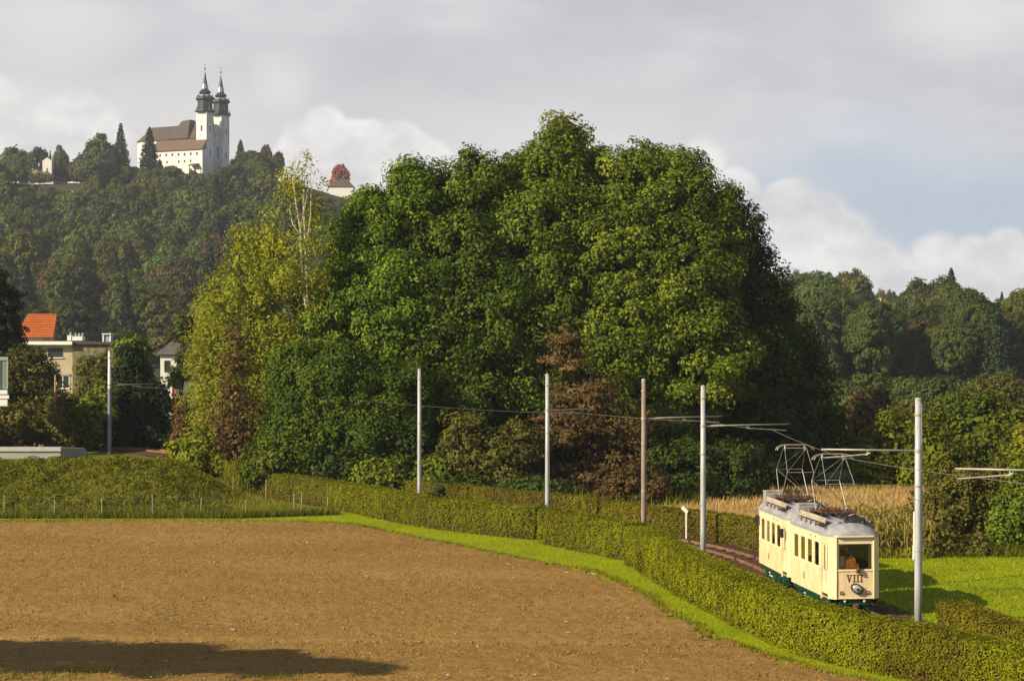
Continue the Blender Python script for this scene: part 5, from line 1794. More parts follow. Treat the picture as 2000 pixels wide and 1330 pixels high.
    # long boards along both sides of the roof, on brackets
    for sg in (-1, 1):
        Mb = Matrix.Translation((0, sg * 0.86, 3.30)) @ Matrix.Rotation(R(24 * sg), 4, 'X')
        mb = MB()
        mb.box(0.55, 3.75, -0.03, 0.03, -0.10, 0.10, Mb)
        mb.box(0.55, 3.75, sg * 0.031 if sg > 0 else -0.10, 0.10 if sg > 0 else -0.031, -0.10, -0.07, Mb)
        mb.build('side_board', M['board'], t)
        mb = MB()
        for k in range(6):
            x = 0.65 + k * 0.6
            mb.box(x, x + 0.05, sg * 0.80 - 0.03, sg * 0.80 + 0.03, 3.08, 3.30)
            mb.box(x + 0.25, x + 0.31, sg * 0.93 - 0.02, sg * 0.93 + 0.02, 3.03, 3.16)
        mb.build('board_brackets', M['rust'], t)
        mb = MB()
        mb.box(2.9, 3.78, *sorted((sg * 0.98, sg * 0.74)), 3.10, 3.14)
        mb.build('board_foot', M['dark'], t)
    # resistance box at the rear, resistor grids to the right
    mb = MB()
    mb.box(0.02, 0.45, -0.88, -0.05, 3.10, 3.58)
    rb = mb.build('resistor_box', M['roofgrey'], t, bevel=0.015)
    mb = MB()
    mb.box(0.0, 0.47, -0.90, -0.03, 3.581, 3.605)
    mb.box(0.451, 0.465, -0.70, -0.56, 3.36, 3.47)
    mb.build('lid', M['board'], rb)
    mb = MB()
    rgn = random.Random(5)
    for (x0, x1, y0, y1) in ((0.9, 2.0, -0.55, -0.1), (2.2, 3.3, 0.15, 0.75), (3.45, 4.15, 0.20, 0.70), (0.8, 1.7, 0.15, 0.7)):
        mb.box(x0, x1, y0, y0 + 0.03, 3.28, 3.36)
        mb.box(x0, x1, y1 - 0.03, y1, 3.28, 3.36)
        nb_ = int((x1 - x0) / 0.09)
        for k in range(nb_):
            x = x0 + 0.04 + k * 0.09
            mb.box(x, x + 0.03, y0 + 0.031, y1 - 0.031, 3.27 + 0.03 * rgn.random(), 3.40 + 0.06 * rgn.random())
    mb.build('resistor_grid', M['dark'], t)
    mb = MB()
    for k in range(9):
        x, y = 0.7 + rgn.random() * 2.4, -0.5 + rgn.random()
        p = [(x, y, 3.30)]
        for q in range(4):
            x += (rgn.random() - 0.4) * 0.35
            y += (rgn.random() - 0.5) * 0.35
            p.append((x, y, 3.34 + 0.28 * rgn.random()))
        mb.tube(p, 0.014, 5)
    mb.build('roof_cables', M['armtube'], t)
    # --- pantograph: base frame on insulators, four jointed arms, bow on top
    XP, ZP = 2.15, 3.52
    mb = MB()
    for y in (-0.72, 0.72):
        mb.box(XP - 0.75, XP + 0.75, y - 0.035, y + 0.035, ZP - 0.03, ZP + 0.03)
    for x in (XP - 0.72, XP - 0.2, XP + 0.2, XP + 0.72):
        mb.box(x - 0.03, x + 0.03, -0.68, 0.68, ZP - 0.025, ZP + 0.025)
    for x in (XP - 0.7, XP + 0.7):
        for y in (-0.72, 0.72):
            for q in range(4):
                mb.lathe([(0.035, 0), (0.06, 0.02), (0.035, 0.04)], 8, (x, y, 3.27 + q * 0.045 if abs(y) < 0.5 else 3.20 + q * 0.072))
    for k in range(3):
        mb.tube([(XP - 0.35, -0.4 + 0.4 * k, ZP + 0.05), (XP + 0.35, -0.4 + 0.4 * k, ZP + 0.05)], 0.04, 7)
    pf = mb.build('pantograph', M['rust'], t)
    mb = MB()
    ZK, ZTOP = 4.52, 5.40
    XK = 0.88
    for y0, y1, y2 in ((-0.66, -0.60, -0.50), (0.66, 0.60, 0.50)):
        for sg in (-1, 1):
            mb.tube([(XP + sg * 0.18, y0, ZP), (XP + sg * XK, y1, ZK)], 0.019, 7, 0.016)
            mb.tube([(XP + sg * XK, y1, ZK), (XP + sg * 0.10, y2, ZTOP)], 0.012, 6, 0.010)
    for sg in (-1, 1):
        mb.tube([(XP + sg * XK, -0.62, ZK), (XP + sg * XK, 0.62, ZK)], 0.010, 6)
        mb.tube([(XP + sg * XK, -0.60, ZK), (XP + sg * 0.10, 0.50, ZTOP)], 0.006, 5)
        mb.tube([(XP + sg * 0.18, 0.66, ZP), (XP + sg * XK, -0.60, ZK)], 0.007, 5)
    mb.tube([(XP - 0.10, -0.5, ZTOP), (XP - 0.10, 0.5, ZTOP)], 0.009, 6)
    mb.tube([(XP + 0.10, -0.5, ZTOP), (XP + 0.10, 0.5, ZTOP)], 0.009, 6)
    mb.build('jointed_arms', M['armtube'], pf)
    mb = MB()
    for x in (XP - 0.13, XP + 0.13):
        mb.tube([(x, -0.86, ZTOP - 0.08), (x, -0.78, ZTOP + 0.03), (x, -0.62, ZTOP + 0.10), (x, -0.4, ZTOP + 0.13), (x, 0.4, ZTOP + 0.13), (x, 0.62, ZTOP + 0.10), (x, 0.78, ZTOP + 0.03), (x, 0.86, ZTOP - 0.08)], 0.013, 6)
    for y in (-0.45, 0.45):
        mb.tube([(XP - 0.13, y, ZTOP + 0.13), (XP, y, ZTOP + 0.0), (XP + 0.13, y, ZTOP + 0.13)], 0.016, 5)
        mb.lathe([(0.03, -0.1), (0.05, 0.0), (0.03, 0.08)], 7, (XP, y, ZTOP))
    mb.build('collector_bow', M['armtube'], pf)
    # --- side numerals, destination hooks
    nb = roman('VIII', 0.22, 0.20, 0.006).build('side_numeral', M['numeral_grey'], t)
    nb.matrix_local = Matrix.Translation((1.62, -HWY - 0.001, 1.16)) @ Matrix.Rotation(R(-90), 4, 'Z')
    nb = roman('VIII', 0.22, 0.20, 0.006).build('side_numeral', M['numeral_grey'], t)
    nb.matrix_local = Matrix.Translation((1.62, HWY + 0.001, 1.16)) @ Matrix.Rotation(R(90), 4, 'Z')
    mb = MB()
    for x in (2.45, 3.05):
        mb.box(x, x + 0.07, -HWY - 0.03, -HWY + 0.001, 2.68, 2.72)
    mb.build('side_hook', M['rust'], t)
    for (x, z) in ((4.18, 2.32), (0.10, 2.45)):
        mb = MB()
        mb.box(x - 0.04, x + 0.04, -HWY - 0.20, -HWY - 0.05, z - 0.17, z + 0.17)
        mi = mb.build('mirror', M['mirror'], t, bevel=0.015)
        mb = MB()
        mb.tube([(x, -HWY + 0.02, z + 0.1), (x, -HWY - 0.10, z + 0.1)], 0.012, 5)
        mb.build('mirror_arm', M['dark'], mi)
    # --- running gear
    mb = MB()
    mb.box(-0.02, XE, -0.98, -0.92, 0.55, 0.70)
    mb.box(-0.02, XE, 0.92, 0.98, 0.55, 0.70)
    mb.box(0.05, 4.35, -0.78, 0.78, 0.46, 0.70)
    mb.box(XE - 0.2, XF - 0.08, -0.62, 0.62, 0.50, 0.70)
    mb.build('underframe', M['green'], t)
    mb = MB()
    for sg in (-1, 1):
        mb.box(0.35, 3.75, *sorted((sg * 0.80, sg * 0.87)), 0.36, 0.46)
        for x in (0.95, 3.05):
            mb.box(x - 0.16, x + 0.16, *sorted((sg * 0.78, sg * 0.96)), 0.20, 0.52)
            mb.lathe([(0.10, 0), (0.10, 0.06), (0.05, 0.09)], 10, M=Matrix.Translation((x, sg * 0.93, 0.35)) @ Matrix.Rotation(R(-90 * sg), 4, 'X'))
            for q in range(4):
                mb.box(x - 0.42 + 0.05 * q, x + 0.42 - 0.05 * q, *sorted((sg * 0.80, sg * 0.90)), 0.54 + q * 0.03 - 0.12, 0.56 + q * 0.03 - 0.12)
            for q in (-0.38, 0.38):
                mb.lathe([(0.06, 0), (0.075, 0.03), (0.06, 0.06), (0.075, 0.09), (0.06, 0.12), (0.075, 0.15), (0.06, 0.18)], 8, (x + q, sg * 0.86, 0.36))
        mb.box(XS + 0.08, XE - 0.02, *sorted((sg * 0.99, sg * 0.80)), 0.40, 0.44)
        for x in (XS + 0.12, XE - 0.10):
            mb.box(x, x + 0.04, *sorted((sg * 0.95, sg * 0.91)), 0.441, 0.56)
        mb.box(1.5, 2.5, *sorted((sg * 0.95, sg * 0.70)), 0.30, 0.52)
        mb.box(XF - 0.22, XF - 0.16, *sorted((sg * 0.62, sg * 0.54)), 0.14, 0.62)
    mb.box(XF - 0.20, XF - 0.15, -0.62, 0.62, 0.12, 0.20)
    mb.build('truck_frame', M['green'], t)
    mb = MB()
    for x, y in ((1.45, -0.97), (1.52, -0.97), (1.85, -0.97)):
        mb.lathe([(0.03, 0), (0.03, 0.09)], 7, M=Matrix.Translation((x, y, 0.5 - 0.1 * (x > 1.5))) @ Matrix.Rotation(R(90), 4, 'Y'))
    mb.build('grease_caps', M['paper'], t)
    for x in (0.95, 3.05):
        for y in (-0.5, 0.5):
            mb = MB()
            Mw = Matrix.Translation((x, y, 0.24 + 0.32)) @ Matrix.Rotation(R(90), 4, 'X')
            Mw = Matrix.Translation((x, y, 0.24 + 0.31)) @ Matrix.Rotation(R(90), 4, 'X')
            mb.lathe([(0.31, -0.05), (0.31, 0.03), (0.34, 0.035), (0.34, 0.055), (0.12, 0.06)], 22, M=Mw)
            mb.build('wheel', M['rust'], t)
        mb = MB()
        mb.tube([(x, -0.8, 0.55), (x, 0.8, 0.55)], 0.06, 8)
        mb.build('axle', M['dark'], t)
    mb = MB()
    mb.box(XF - 0.3, XF + 0.12, -0.06, 0.06, 0.42, 0.52)
    mb.lathe([(0.05, 0), (0.11, 0.02), (0.11, 0.07), (0.05, 0.09)], 10, M=Matrix.Translation((XF + 0.12, 0, 0.47)) @ Matrix.Rotation(R(90), 4, 'Y'))
    mb.tube([(XF + 0.02, 0.0, 0.42), (XF + 0.10, 0.0, 0.30), (XF + 0.06, 0.02, 0.22)], 0.02, 6)
    mb.build('coupler', M['rust'], t)
    for yy in (-0.4, 0.4):
        mb = MB()
        mb.lathe([(0.05, 0), (0.05, 0.05), (0.02, 0.06)], 8, M=Matrix.Translation((XF - 0.08, yy, 0.64)) @ Matrix.Rotation(R(90), 4, 'Y'))
        mb.build('hose_tap', M['paper'], t)
    return t


tram = make_tram((11.18, 67.91, 0.0), math.atan2(-3.6, 0.45), 'leading cream tram car with brown numeral VIII and round headlamp on its front')
tram.scale = (1, 0.86, 1)
tram2 = copy_tree(tram)
for c_ in [c for c in tram.children if c.name.startswith('mirror')]:
    for g_ in list(c_.children):
        bpy.data.objects.remove(g_)
    bpy.data.objects.remove(c_)
tram2['label'] = 'second cream tram car coupled behind the one numbered VIII'
tram2.location = (10.78, 73.7, 0.0)
tram2.rotation_euler = (0, 0, math.atan2(-3.6, 0.34))


# the driver behind the front window
def person(loc, rz):
    root = thing('person', loc, 'driver in grey jacket with dark hair standing at the tram controller', 'person', None, rz)
    J = [  # joint: position (x forward, y left, z up), radius, parent
        ('pelvis', (0, 0, 0.95), 0.145, None), ('belly', (0.01, 0, 1.12), 0.140, 0), ('chest', (0.0, 0, 1.32), 0.155, 1), ('neck', (0.03, 0, 1.48), 0.060, 2),
        ('chin', (0.06, 0, 1.56), 0.075, 3), ('skull', (0.05, 0, 1.66), 0.098, 4),
        ('hip_l', (0, 0.10, 0.90), 0.10, 0), ('knee_l', (0.03, 0.11, 0.50), 0.062, 6), ('ankle_l', (0, 0.11, 0.09), 0.042, 7), ('toe_l', (0.17, 0.13, 0.04), 0.036, 8),
        ('hip_r', (0, -0.10, 0.90), 0.10, 0), ('knee_r', (0.03, -0.11, 0.50), 0.062, 10), ('ankle_r', (0, -0.11, 0.09), 0.042, 11), ('toe_r', (0.17, -0.13, 0.04), 0.036, 12),
        ('shoulder_l', (0, 0.19, 1.40), 0.070, 2), ('elbow_l', (0.12, 0.25, 1.17), 0.048, 14), ('wrist_l', (0.30, 0.14, 1.24), 0.032, 15), ('palm_l', (0.37, 0.10, 1.26), 0.034, 16),
        ('shoulder_r', (0, -0.19, 1.40), 0.070, 2), ('elbow_r', (0.12, -0.27, 1.18), 0.048, 18), ('wrist_r', (0.30, -0.22, 1.28), 0.032, 19), ('palm_r', (0.37, -0.20, 1.30), 0.034, 20)]
    vs = [j[1] for j in J]
    rad = [j[2] for j in J]
    es = [(j[3], i) for i, j in enumerate(J) if j[3] is not None]
    for (pi, sg) in ((17, -1), (21, 1)):
        p = Vector(vs[pi])
        for k, (dy, ln) in enumerate(((-0.030, 0.060), (-0.010, 0.070), (0.012, 0.068), (0.032, 0.052))):
            b = len(vs)
            vs += [tuple(p + Vector((0.03, dy, 0.01))), tuple(p + Vector((0.03 + ln * 0.6, dy * 1.1, 0.0))), tuple(p + Vector((0.03 + ln * 0.8, dy * 1.1, -0.035)))]
            rad += [0.0095, 0.009, 0.008]
            es += [(pi, b), (b, b + 1), (b + 1, b + 2)]
        b = len(vs)
        vs += [tuple(p + Vector((-0.01, sg * 0.035, 0.015))), tuple(p + Vector((0.035, sg * 0.055, 0.012)))]
        rad += [0.011, 0.009]
        es += [(pi, b), (b, b + 1)]
    me = bpy.data.meshes.new('body')
    me.from_pydata(vs, es, [])
    o = add('body', me, root)
    sk = o.modifiers.new('skin', 'SKIN')
    for v, r_ in zip(me.skin_vertices[0].data, rad):
        v.radius = (r_, r_)
    me.skin_vertices[0].data[0].use_root = True
    sub = o.modifiers.new('sub', 'SUBSURF')
    sub.levels = sub.render_levels = 2
    bpy.context.view_layer.update()
    dg = bpy.context.evaluated_depsgraph_get()
    m2 = bpy.data.meshes.new_from_object(o.evaluated_get(dg))
    o.modifiers.clear()
    o.data = m2
    m2.materials.clear()
    for mm in (mat('grey_jacket', (0.16, 0.155, 0.15), 0.85, 0.1, var=0.25), mat('dark_trousers', (0.03, 0.03, 0.04), 0.85, 0.1), mat('skin', (0.50, 0.30, 0.20), 0.55, 0.3)):
        m2.materials.append(mm)
    for p in m2.polygons:
        c = p.center
        p.material_index = 2 if (c.z > 1.49 or (c.x > 0.31 and c.z > 1.1)) else (1 if c.z < 0.95 else 0)
        p.use_smooth = True
    mb = MB()
    mb.lathe([(0.112, -0.02), (0.118, 0.04), (0.10, 0.09), (0.05, 0.125), (0.01, 0.13)], 14, (0.03, 0, 1.66))
    mb.build('hair', mat('dark_hair', (0.018, 0.014, 0.012), 0.7, 0.2), root, smooth=True)
    mb = MB()
    for y in (-0.035, 0.035):
        mb.lathe([(0.004, -0.010), (0.013, 0.0), (0.004, 0.010)], 8, (0.143, y, 1.635))
    mb.prism([(0.14, -0.012, 1.60), (0.14, 0.012, 1.60), (0.185, 0, 1.595), ], (-0.02, 0, 0.045))
    mb.box(0.118, 0.136, -0.025, 0.025, 1.548, 1.556)
    mb.build('face', M['numeral'], root)
    return root


fwd = Vector((0.124, -0.992, 0))
lft = Vector((0.992, 0.124, 0))
o_ = Vector((11.18, 67.91, 0.84)) + fwd * 4.0 + lft * (-0.14)
person(tuple(o_), math.atan2(-3.6, 0.45))

# ------------------------------------------------------------------ church
M['limewash'] = mat('white_limewash', (0.72, 0.70, 0.655), 0.85, 0.15, var=0.07, vscale=0.35)
M['limeshade'] = mat('shade_grey_plaster', (0.52, 0.51, 0.53), 0.9, 0.1, var=0.18, vscale=0.5, stretch=(1, 1, 0.4))  # limewash greyed down: the church facade's shade is put into the colour
M['tile_brown'] = mat('brown_roof_tiles', (0.150, 0.098, 0.070), 0.85, 0.15, var=0.22, vscale=0.8, bump=0.4, bscale=3)
M['tile_grey'] = mat('grey_brown_shingles', (0.098, 0.075, 0.062), 0.85, 0.15, var=0.2, vscale=0.6, bump=0.4, bscale=3)
M['copper'] = mat('dark_weathered_copper', (0.030, 0.040, 0.042), 0.5, 0.4, 0.3, var=0.4, vscale=0.8)
M['copper_hi'] = mat('bright_sheet_metal', (0.38, 0.39, 0.40), 0.45, 0.5, 0.3, var=0.2)
M['gold'] = mat('gilded_metal', (0.25, 0.19, 0.10), 0.35, 0.6, 0.8)
M['void'] = mat('dark_window', (0.03, 0.033, 0.04), 0.25, 0.5)

ch = thing('church', tuple(CH_O), 'white pilgrimage church with brown roof and two dark spires on the hilltop', 'church', None, math.atan2(CH_U.y, CH_U.x))


def window(parent, face, u, v, z, w_, h, arched=False, depth=0.12, glass='void', frame='limewash', bars=True):
    """a framed window on a wall whose outside looks along -v (face 'v') or +u (face 'u')"""
    n = 8
    out = [(-w_ / 2, -h / 2), (w_ / 2, -h / 2)]
    if arched:
        out += [(w_ / 2 * math.cos(a), h / 2 - w_ / 2 + w_ / 2 * math.sin(a)) for a in [math.pi * k / n for k in range(n + 1)]]
    else:
        out += [(w_ / 2, h / 2), (-w_ / 2, h / 2)]
    mb, mf = MB(), MB()
    if face == 'v':
        mb.prism([(u + a, v - 0.03, z + b) for a, b in out], (0, 0.2, 0))
        k = 1.22
        for (a, b), (c, d) in zip(out, out[1:] + out[:1]):
            mf.prism([(u + a, v - depth, z + b), (u + a * k, v - depth, z + b * k), (u + c * k, v - depth, z + d * k), (u + c, v - depth, z + d)], (0, depth + 0.05, 0))
    else:
        mb.prism([(u + 0.03, v + a, z + b) for a, b in out], (-0.2, 0, 0))
        k = 1.22
        for (a, b), (c, d) in zip(out, out[1:] + out[:1]):
            mf.prism([(u + depth, v + a, z + b), (u + depth, v + a * k, z + b * k), (u + depth, v + c * k, z + d * k), (u + depth, v + c, z + d)], (-depth - 0.05, 0, 0))
    f = mf.build('window', M[frame], parent)
    mb.build('pane', M[glass], f)
    return f


# long wing in front
mb = MB()
mb.prism([(-28, -3.4, -8), (0, -3.4, -8), (0, -3.4, 10.3), (-28, -3.4, 10.3)], (0, 3.38, 0))
wing = mb.build('wing_wall', M['limewash'], ch)
mb = MB()
mb.prism([(-28.4, -4.0, 10.0), (-28.4, -4.0, 10.45), (-28.4, 0.6, 15.5), (-28.4, 0.6, 14.9)], (28.6, 0, 0))
mb.build('wing_roof', M['tile_brown'], ch)
for k in range(7):
    window(wing, 'v', -3.0 - k * 3.45, -3.4, 8.2, 0.9, 1.25)
for k in (1, 2, 3, 5, 6):
    window(wing, 'v', -3.3 - k * 3.3, -3.4, 4.9, 0.8, 1.1)
mb = MB()
mb.prism([(-6.2, -6.0, 2.4), (-1.8, -6.0, 2.4), (-1.8, -3.4, 3.3), (-6.2, -3.4, 3.3)], (0, 0, 0.35))
mb.box(-5.9, -5.6, -5.8, -5.5, -4, 2.4)
mb.box(-2.4, -2.1, -5.8, -5.5, -4, 2.4)
mb.build('porch', M['tile_grey'], ch)
# nave
mb = MB()
mb.prism([(-39, 2.2, -6), (-5.6, 2.2, -6), (-5.6, 16.6, -6), (-39, 16.6, -6), (-43.5, 13.0, -6), (-43.5, 6.0, -6)], (0, 0, 22.2))
nave = mb.build('nave_wall', M['limewash'], ch)
for k in range(7):
    window(nave, 'v', -12 - k * 4.3, 2.2, 13.8, 0.9, 1.3, True)
window(nave, 'v', -36.2, 2.2, 11.2, 0.8, 1.5)
mb = MB()
e, rz_ = 16.0, 23.2
A = [(-44.2, 5.8, e), (-44.2, 13.2, e), (-39.4, 17.2, e), (-5.4, 17.2, e), (-5.4, 1.5, e), (-39.4, 1.5, e)]
Rg = [(-37.5, 9.4, rz_), (-5.4, 9.4, rz_ + 0.3)]
vs = A + Rg
mb.poly(vs, [(0, 1, 6), (1, 2, 6), (2, 3, 7, 6), (5, 0, 6), (4, 5, 6, 7), (3, 4, 7), (0, 5, 4, 3, 2, 1)])
mb.build('nave_roof', M['tile_grey'], ch)
mb = MB()                                                   # higher roof over the crossing with its steep end faces
vs = [(-22.5, 0.6, e + 0.05), (-11.2, 0.6, e + 0.05), (-11.2, 18, e + 0.05), (-22.5, 18, e + 0.05), (-19.2, 7.6, 25.2), (-14.6, 7.6, 25.7), (-14.6, 11.5, 25.7), (-19.2, 11.5, 25.2)]
mb.poly(vs, [(0, 1, 5, 4), (1, 2, 6, 5), (2, 3, 7, 6), (3, 0, 4, 7), (4, 5, 6, 7), (0, 3, 2, 1)])
mb.build('crossing_roof', M['tile_grey'], ch)
mb = MB()
mb.prism([(-13.1, 4.6, e + 0.1), (-5.5, 4.6, e + 0.1), (-5.5, 10, 24.8), (-13.1, 10, 24.8)], (0, 5, 0.0))
mb.build('front_bay_roof', M['tile_brown'], ch)
# facade between the towers
mb = MB()
mb.box(-5.4, -0.25, 5.7, 13.05, -6, 21.2)
mb.prism([(-5.2, 6.2, 21.2), (-5.2, 12.6, 21.2), (-5.2, 9.4, 23.0)], (4.8, 0, 0))
fac = mb.build('facade', M['limeshade'], ch)
window(fac, 'u', -0.25, 9.4, 9.6, 1.8, 6.5, True)
window(fac, 'u', -0.25, 9.4, 2.0, 2.2, 4.6, True)
window(fac, 'u', -0.25, 7.6, 18.0, 0.8, 2.0)
window(fac, 'u', -0.25, 11.2, 18.0, 0.8, 2.0)
mb = MB()
mb.box(-5.5, 0.15, -0.15, 18.9, 15.0, 15.5)
mb.box(-5.3, 0.05, 5.75, 13.0, 21.0, 21.4)
mb.build('cornice', M['limewash'], ch)


def tower(v0):
    mb = MB()
    mb.box(-5.7, 0, v0, v0 + 5.7, -6, 27.4)
    mb.box(-5.85, 0.15, v0 - 0.15, v0 + 5.85, 24.6, 24.95)
    mb.box(-5.9, 0.2, v0 - 0.2, v0 + 5.9, 27.2, 27.8)
    for k in range(2):
        for (u0, u1) in ((-5.72, -4.9), (-0.8, 0.02)):
            mb.box(u0, u1, v0 - 0.05 if k == 0 else v0 + 5.7, v0 if k == 0 else v0 + 5.75, 15.6, 24.5)
        for (a, b) in ((v0 + 0.02, v0 + 0.8), (v0 + 4.9, v0 + 5.68)):
            mb.box(0.0, 0.05, a, b, 15.6, 24.5)
    tw = mb.build('tower', M['limewash'], ch)
    c = (-2.85, v0 + 2.85, 0)
    for z in (20.3,):
        window(tw, 'v', -2.85, v0, z, 0.9, 2.6)
        window(tw, 'u', 0.0, v0 + 2.85, z, 0.9, 2.6)
    window(tw, 'u', 0.0, v0 + 2.85, 9.0, 0.8, 3.2)
    mb = MB()
    mb.lathe([(4.6, 27.8), (4.9, 28.2), (4.6, 28.8), (3.5, 29.1), (3.35, 29.4), (3.35, 33.3), (3.9, 33.6), (4.4, 34.1), (4.35, 34.8), (3.5, 35.3), (2.3, 35.7), (2.1, 36.3), (2.75, 36.8), (2.9, 37.3), (2.3, 37.9), (1.55, 38.6), (1.35, 39.6), (1.15, 41.2), (0.78, 43.2), (0.42, 45.2), (0.2, 46.6)], 8, c, math.pi / 8)
    sp = mb.build('spire', M['copper'], tw)
    mb = MB()
    for k in range(8):
        a = math.pi / 8 + k * math.pi / 4
        x, y = c[0] + math.cos(a), c[1] + math.sin(a)
        mb.lathe([(0.22, 29.2), (0.16, 29.5), (0.16, 33.2), (0.3, 33.5)], 6, (c[0] + 3.35 * math.cos(a), c[1] + 3.35 * math.sin(a), 0))
        mb.lathe([(0.35, 34.2), (0.42, 34.6), (0.18, 35.1), (0.30, 35.5), (0.05, 36.3)], 6, (c[0] + 3.55 * math.cos(a), c[1] + 3.55 * math.sin(a), 0))
        mb.lathe([(0.25, 37.0), (0.28, 37.4), (0.03, 38.2)], 6, (c[0] + 2.4 * math.cos(a), c[1] + 2.4 * math.sin(a), 0))
        mb.lathe([(0.32, 28.3), (0.38, 29.0), (0.10, 29.6), (0.2, 30.0), (0.02, 30.6)], 6, (c[0] + 4.1 * math.cos(a), c[1] + 4.1 * math.sin(a), 0))
    mb.build('spire_ornament', M['copper'], tw)
    mb = MB()
    for k in range(8):
        a = k * math.pi / 4
        Mx_ = Matrix.Translation(c) @ Matrix.Rotation(a, 4, 'Z')
        mb.box(2.94, 3.04, -0.75, -0.45, 29.6, 33.0, Mx_)
        mb.box(2.94, 3.04, 0.45, 0.75, 29.6, 33.0, Mx_)
        mb.prism([(3.3, -1.0, 35.2), (3.3, 1.0, 35.2), (2.5, 0.8, 36.0), (2.5, -0.8, 36.0)], (0, 0, 0.05), Mx_)
        mb.prism([(1.55, -0.5, 38.9), (1.55, 0.5, 38.9), (1.1, 0.25, 41.2), (1.1, -0.25, 41.2)], (0.04, 0, 0.02), Mx_)
    tag(mb.build('metal_flashing', M['copper_hi'], tw), kind='stuff')
    mb = MB()
    mb.tube([(c[0], c[1], 46.5), (c[0], c[1], 51.5)], 0.10, 6, 0.05)
    mb.lathe([(0.05, -0.5), (0.42, -0.2), (0.45, 0.1), (0.1, 0.5)], 10, (c[0], c[1], 48.3))
    mb.box(c[0] - 0.7, c[0] + 0.7, c[1] - 0.05, c[1] + 0.05, 50.2, 50.45)
    mb.build('finial', M['gold'], tw)


tower(0.0)
tower(13.05)

# ------------------------------------------------------------------ houses
M['render_beige'] = mat('beige_render', (0.46, 0.40, 0.27), 0.9, 0.1, var=0.14, vscale=0.6)
M['render_white'] = mat('white_render', (0.70, 0.69, 0.66), 0.9, 0.1, var=0.08, vscale=0.6)
M['stone'] = mat('rough_stone_wall', (0.24, 0.21, 0.13), 0.95, 0.1, col2=(0.12, 0.11, 0.06), vscale=2.2, bump=0.8, bscale=5)
M['tile_orange'] = mat('orange_roof_tiles', (0.40, 0.110, 0.030), 0.85, 0.15, var=0.14, vscale=1.5)
M['shingle'] = mat('dark_grey_shingles', (0.115, 0.105, 0.100), 0.9, 0.1, var=0.35, vscale=2.0, bump=0.6, bscale=6)
M['concrete'] = mat('grey_concrete', (0.33, 0.33, 0.31), 0.9, 0.1, var=0.14, vscale=0.9, stretch=(0.4, 1, 1))
M['tar'] = mat('dark_flat_roof', (0.06, 0.06, 0.06), 0.8, 0.2)
M['pinkstone'] = mat('red_brick', (0.40, 0.16, 0.09), 0.9, 0.1, var=0.3, vscale=3)


def house_window(parent, x, y, z, w_, h, leaves=2, frame='whitepaint'):
    mf, mp = MB(), MB()
    f = 0.07
    mf.box(x - w_ / 2, x + w_ / 2, y - 0.06, y + 0.02, z - h / 2 - 0.12, z - h / 2)
    mf.box(x - w_ / 2, x + w_ / 2, y - 0.05, y + 0.02, z + h / 2 - f, z + h / 2)
    for k in range(leaves + 1):
        xx = x - w_ / 2 + (w_ - f) * k / leaves
        mf.box(xx, xx + f, y - 0.05, y + 0.02, z - h / 2 + 0.001, z + h / 2 - f - 0.001)
    wf = mf.build('window', M[frame], parent)
    mp.box(x - w_ / 2 + 0.02, x + w_ / 2 - 0.02, y - 0.03, y + 0.03, z - h / 2, z + h / 2 - f)
    mp.build('pane', M['void'], wf)
    return wf


# beige flat roofed house
Y0 = 172.0
s0 = F / Y0
x0, x1 = (38 - CX) / s0, (222 - CX) / s0
zr_, zb_ = CH - (668 - CY) / s0, 2.0
root = thing('flat_roofed_house', (x0, Y0, zb_), 'beige flat roofed house with white roof edge left of the leftmost pole', 'house')
wx, hz = x1 - x0, zr_ - zb_
xs_ = (142 - 38) / s0
mb = MB()
mb.box(0.6, xs_, 0, 9, -2, hz - 0.25)
wl_ = mb.build('wall', M['render_beige'], root)
mb = MB()
mb.box(xs_ + 0.002, wx, -0.1, 9, -2, hz - 0.25)
mb.build('stone_wall', M['stone'], root)
mb = MB()
mb.box(-0.5, xs_ + 0.1, -0.7, 9.2, hz - 0.25, hz + 0.06)
mb.build('roof', M['whitepaint'], root)
mb = MB()
mb.box(xs_ + 0.102, wx + 0.3, -0.4, 9.2, hz - 0.22, hz + 0.02)
mb.box(-0.3, xs_ + 0.05, -0.5, 9.0, hz + 0.062, hz + 0.13)
mb.build('roof_covering', M['tar'], root)


def hx(px):
    return (px - 38) / s0


def hzz(py):
    return CH - (py - CY) / s0 - zb_


house_window(wl_, hx(108), 0, hzz(689), 1.35, 0.85, 2, 'tar')
mb = MB()
mb.box(hx(93), hx(124), -0.12, 0.0, hzz(700), hzz(698))
mb.build('sill', M['whitepaint'], wl_)
house_window(wl_, hx(123), 0, hzz(745), 1.25, 1.2, 2)
mb = MB()
mb.box(hx(109), hx(137), -0.10, 0.0, hzz(734), hzz(730))
mb.build('lintel', M['concrete'], wl_)
for (a, b, top, nm) in ((121, 129, 655, 'roof_chimney'), (131, 151, 657, 'roof_chimney')):
    mb = MB()
    mb.box(hx(a), hx(b), 2.0, 3.2, hz + 0.13, hzz(top))
    c = mb.build('chimney', M['whitepaint'], root)
    mb = MB()
    for k in range(1 if b - a < 12 else 3):
        mb.lathe([(0.10, 0), (0.12, 0.25), (0.06, 0.32)], 8, (hx(a) + 0.2 + 0.33 * k, 2.6, hzz(top)))
    mb.build('chimney_pot', M['concrete'], c)
mb = MB()
for px in (192, 206):
    mb.box(hx(px) - 0.06, hx(px) + 0.06, 2, 2.1, hz, hzz(653))
    mb.box(hx(px) - 0.06, hx(px) + 0.06, 2.9, 3.0, hz, hzz(653))
mb.box(hx(190), hx(208), 1.9, 3.1, hzz(653), hzz(651))
mb.build('roof_light', M['whitepaint'], root)
mb = MB()
mb.box(hx(193), hx(205), 2.12, 2.88, hz, hzz(654))
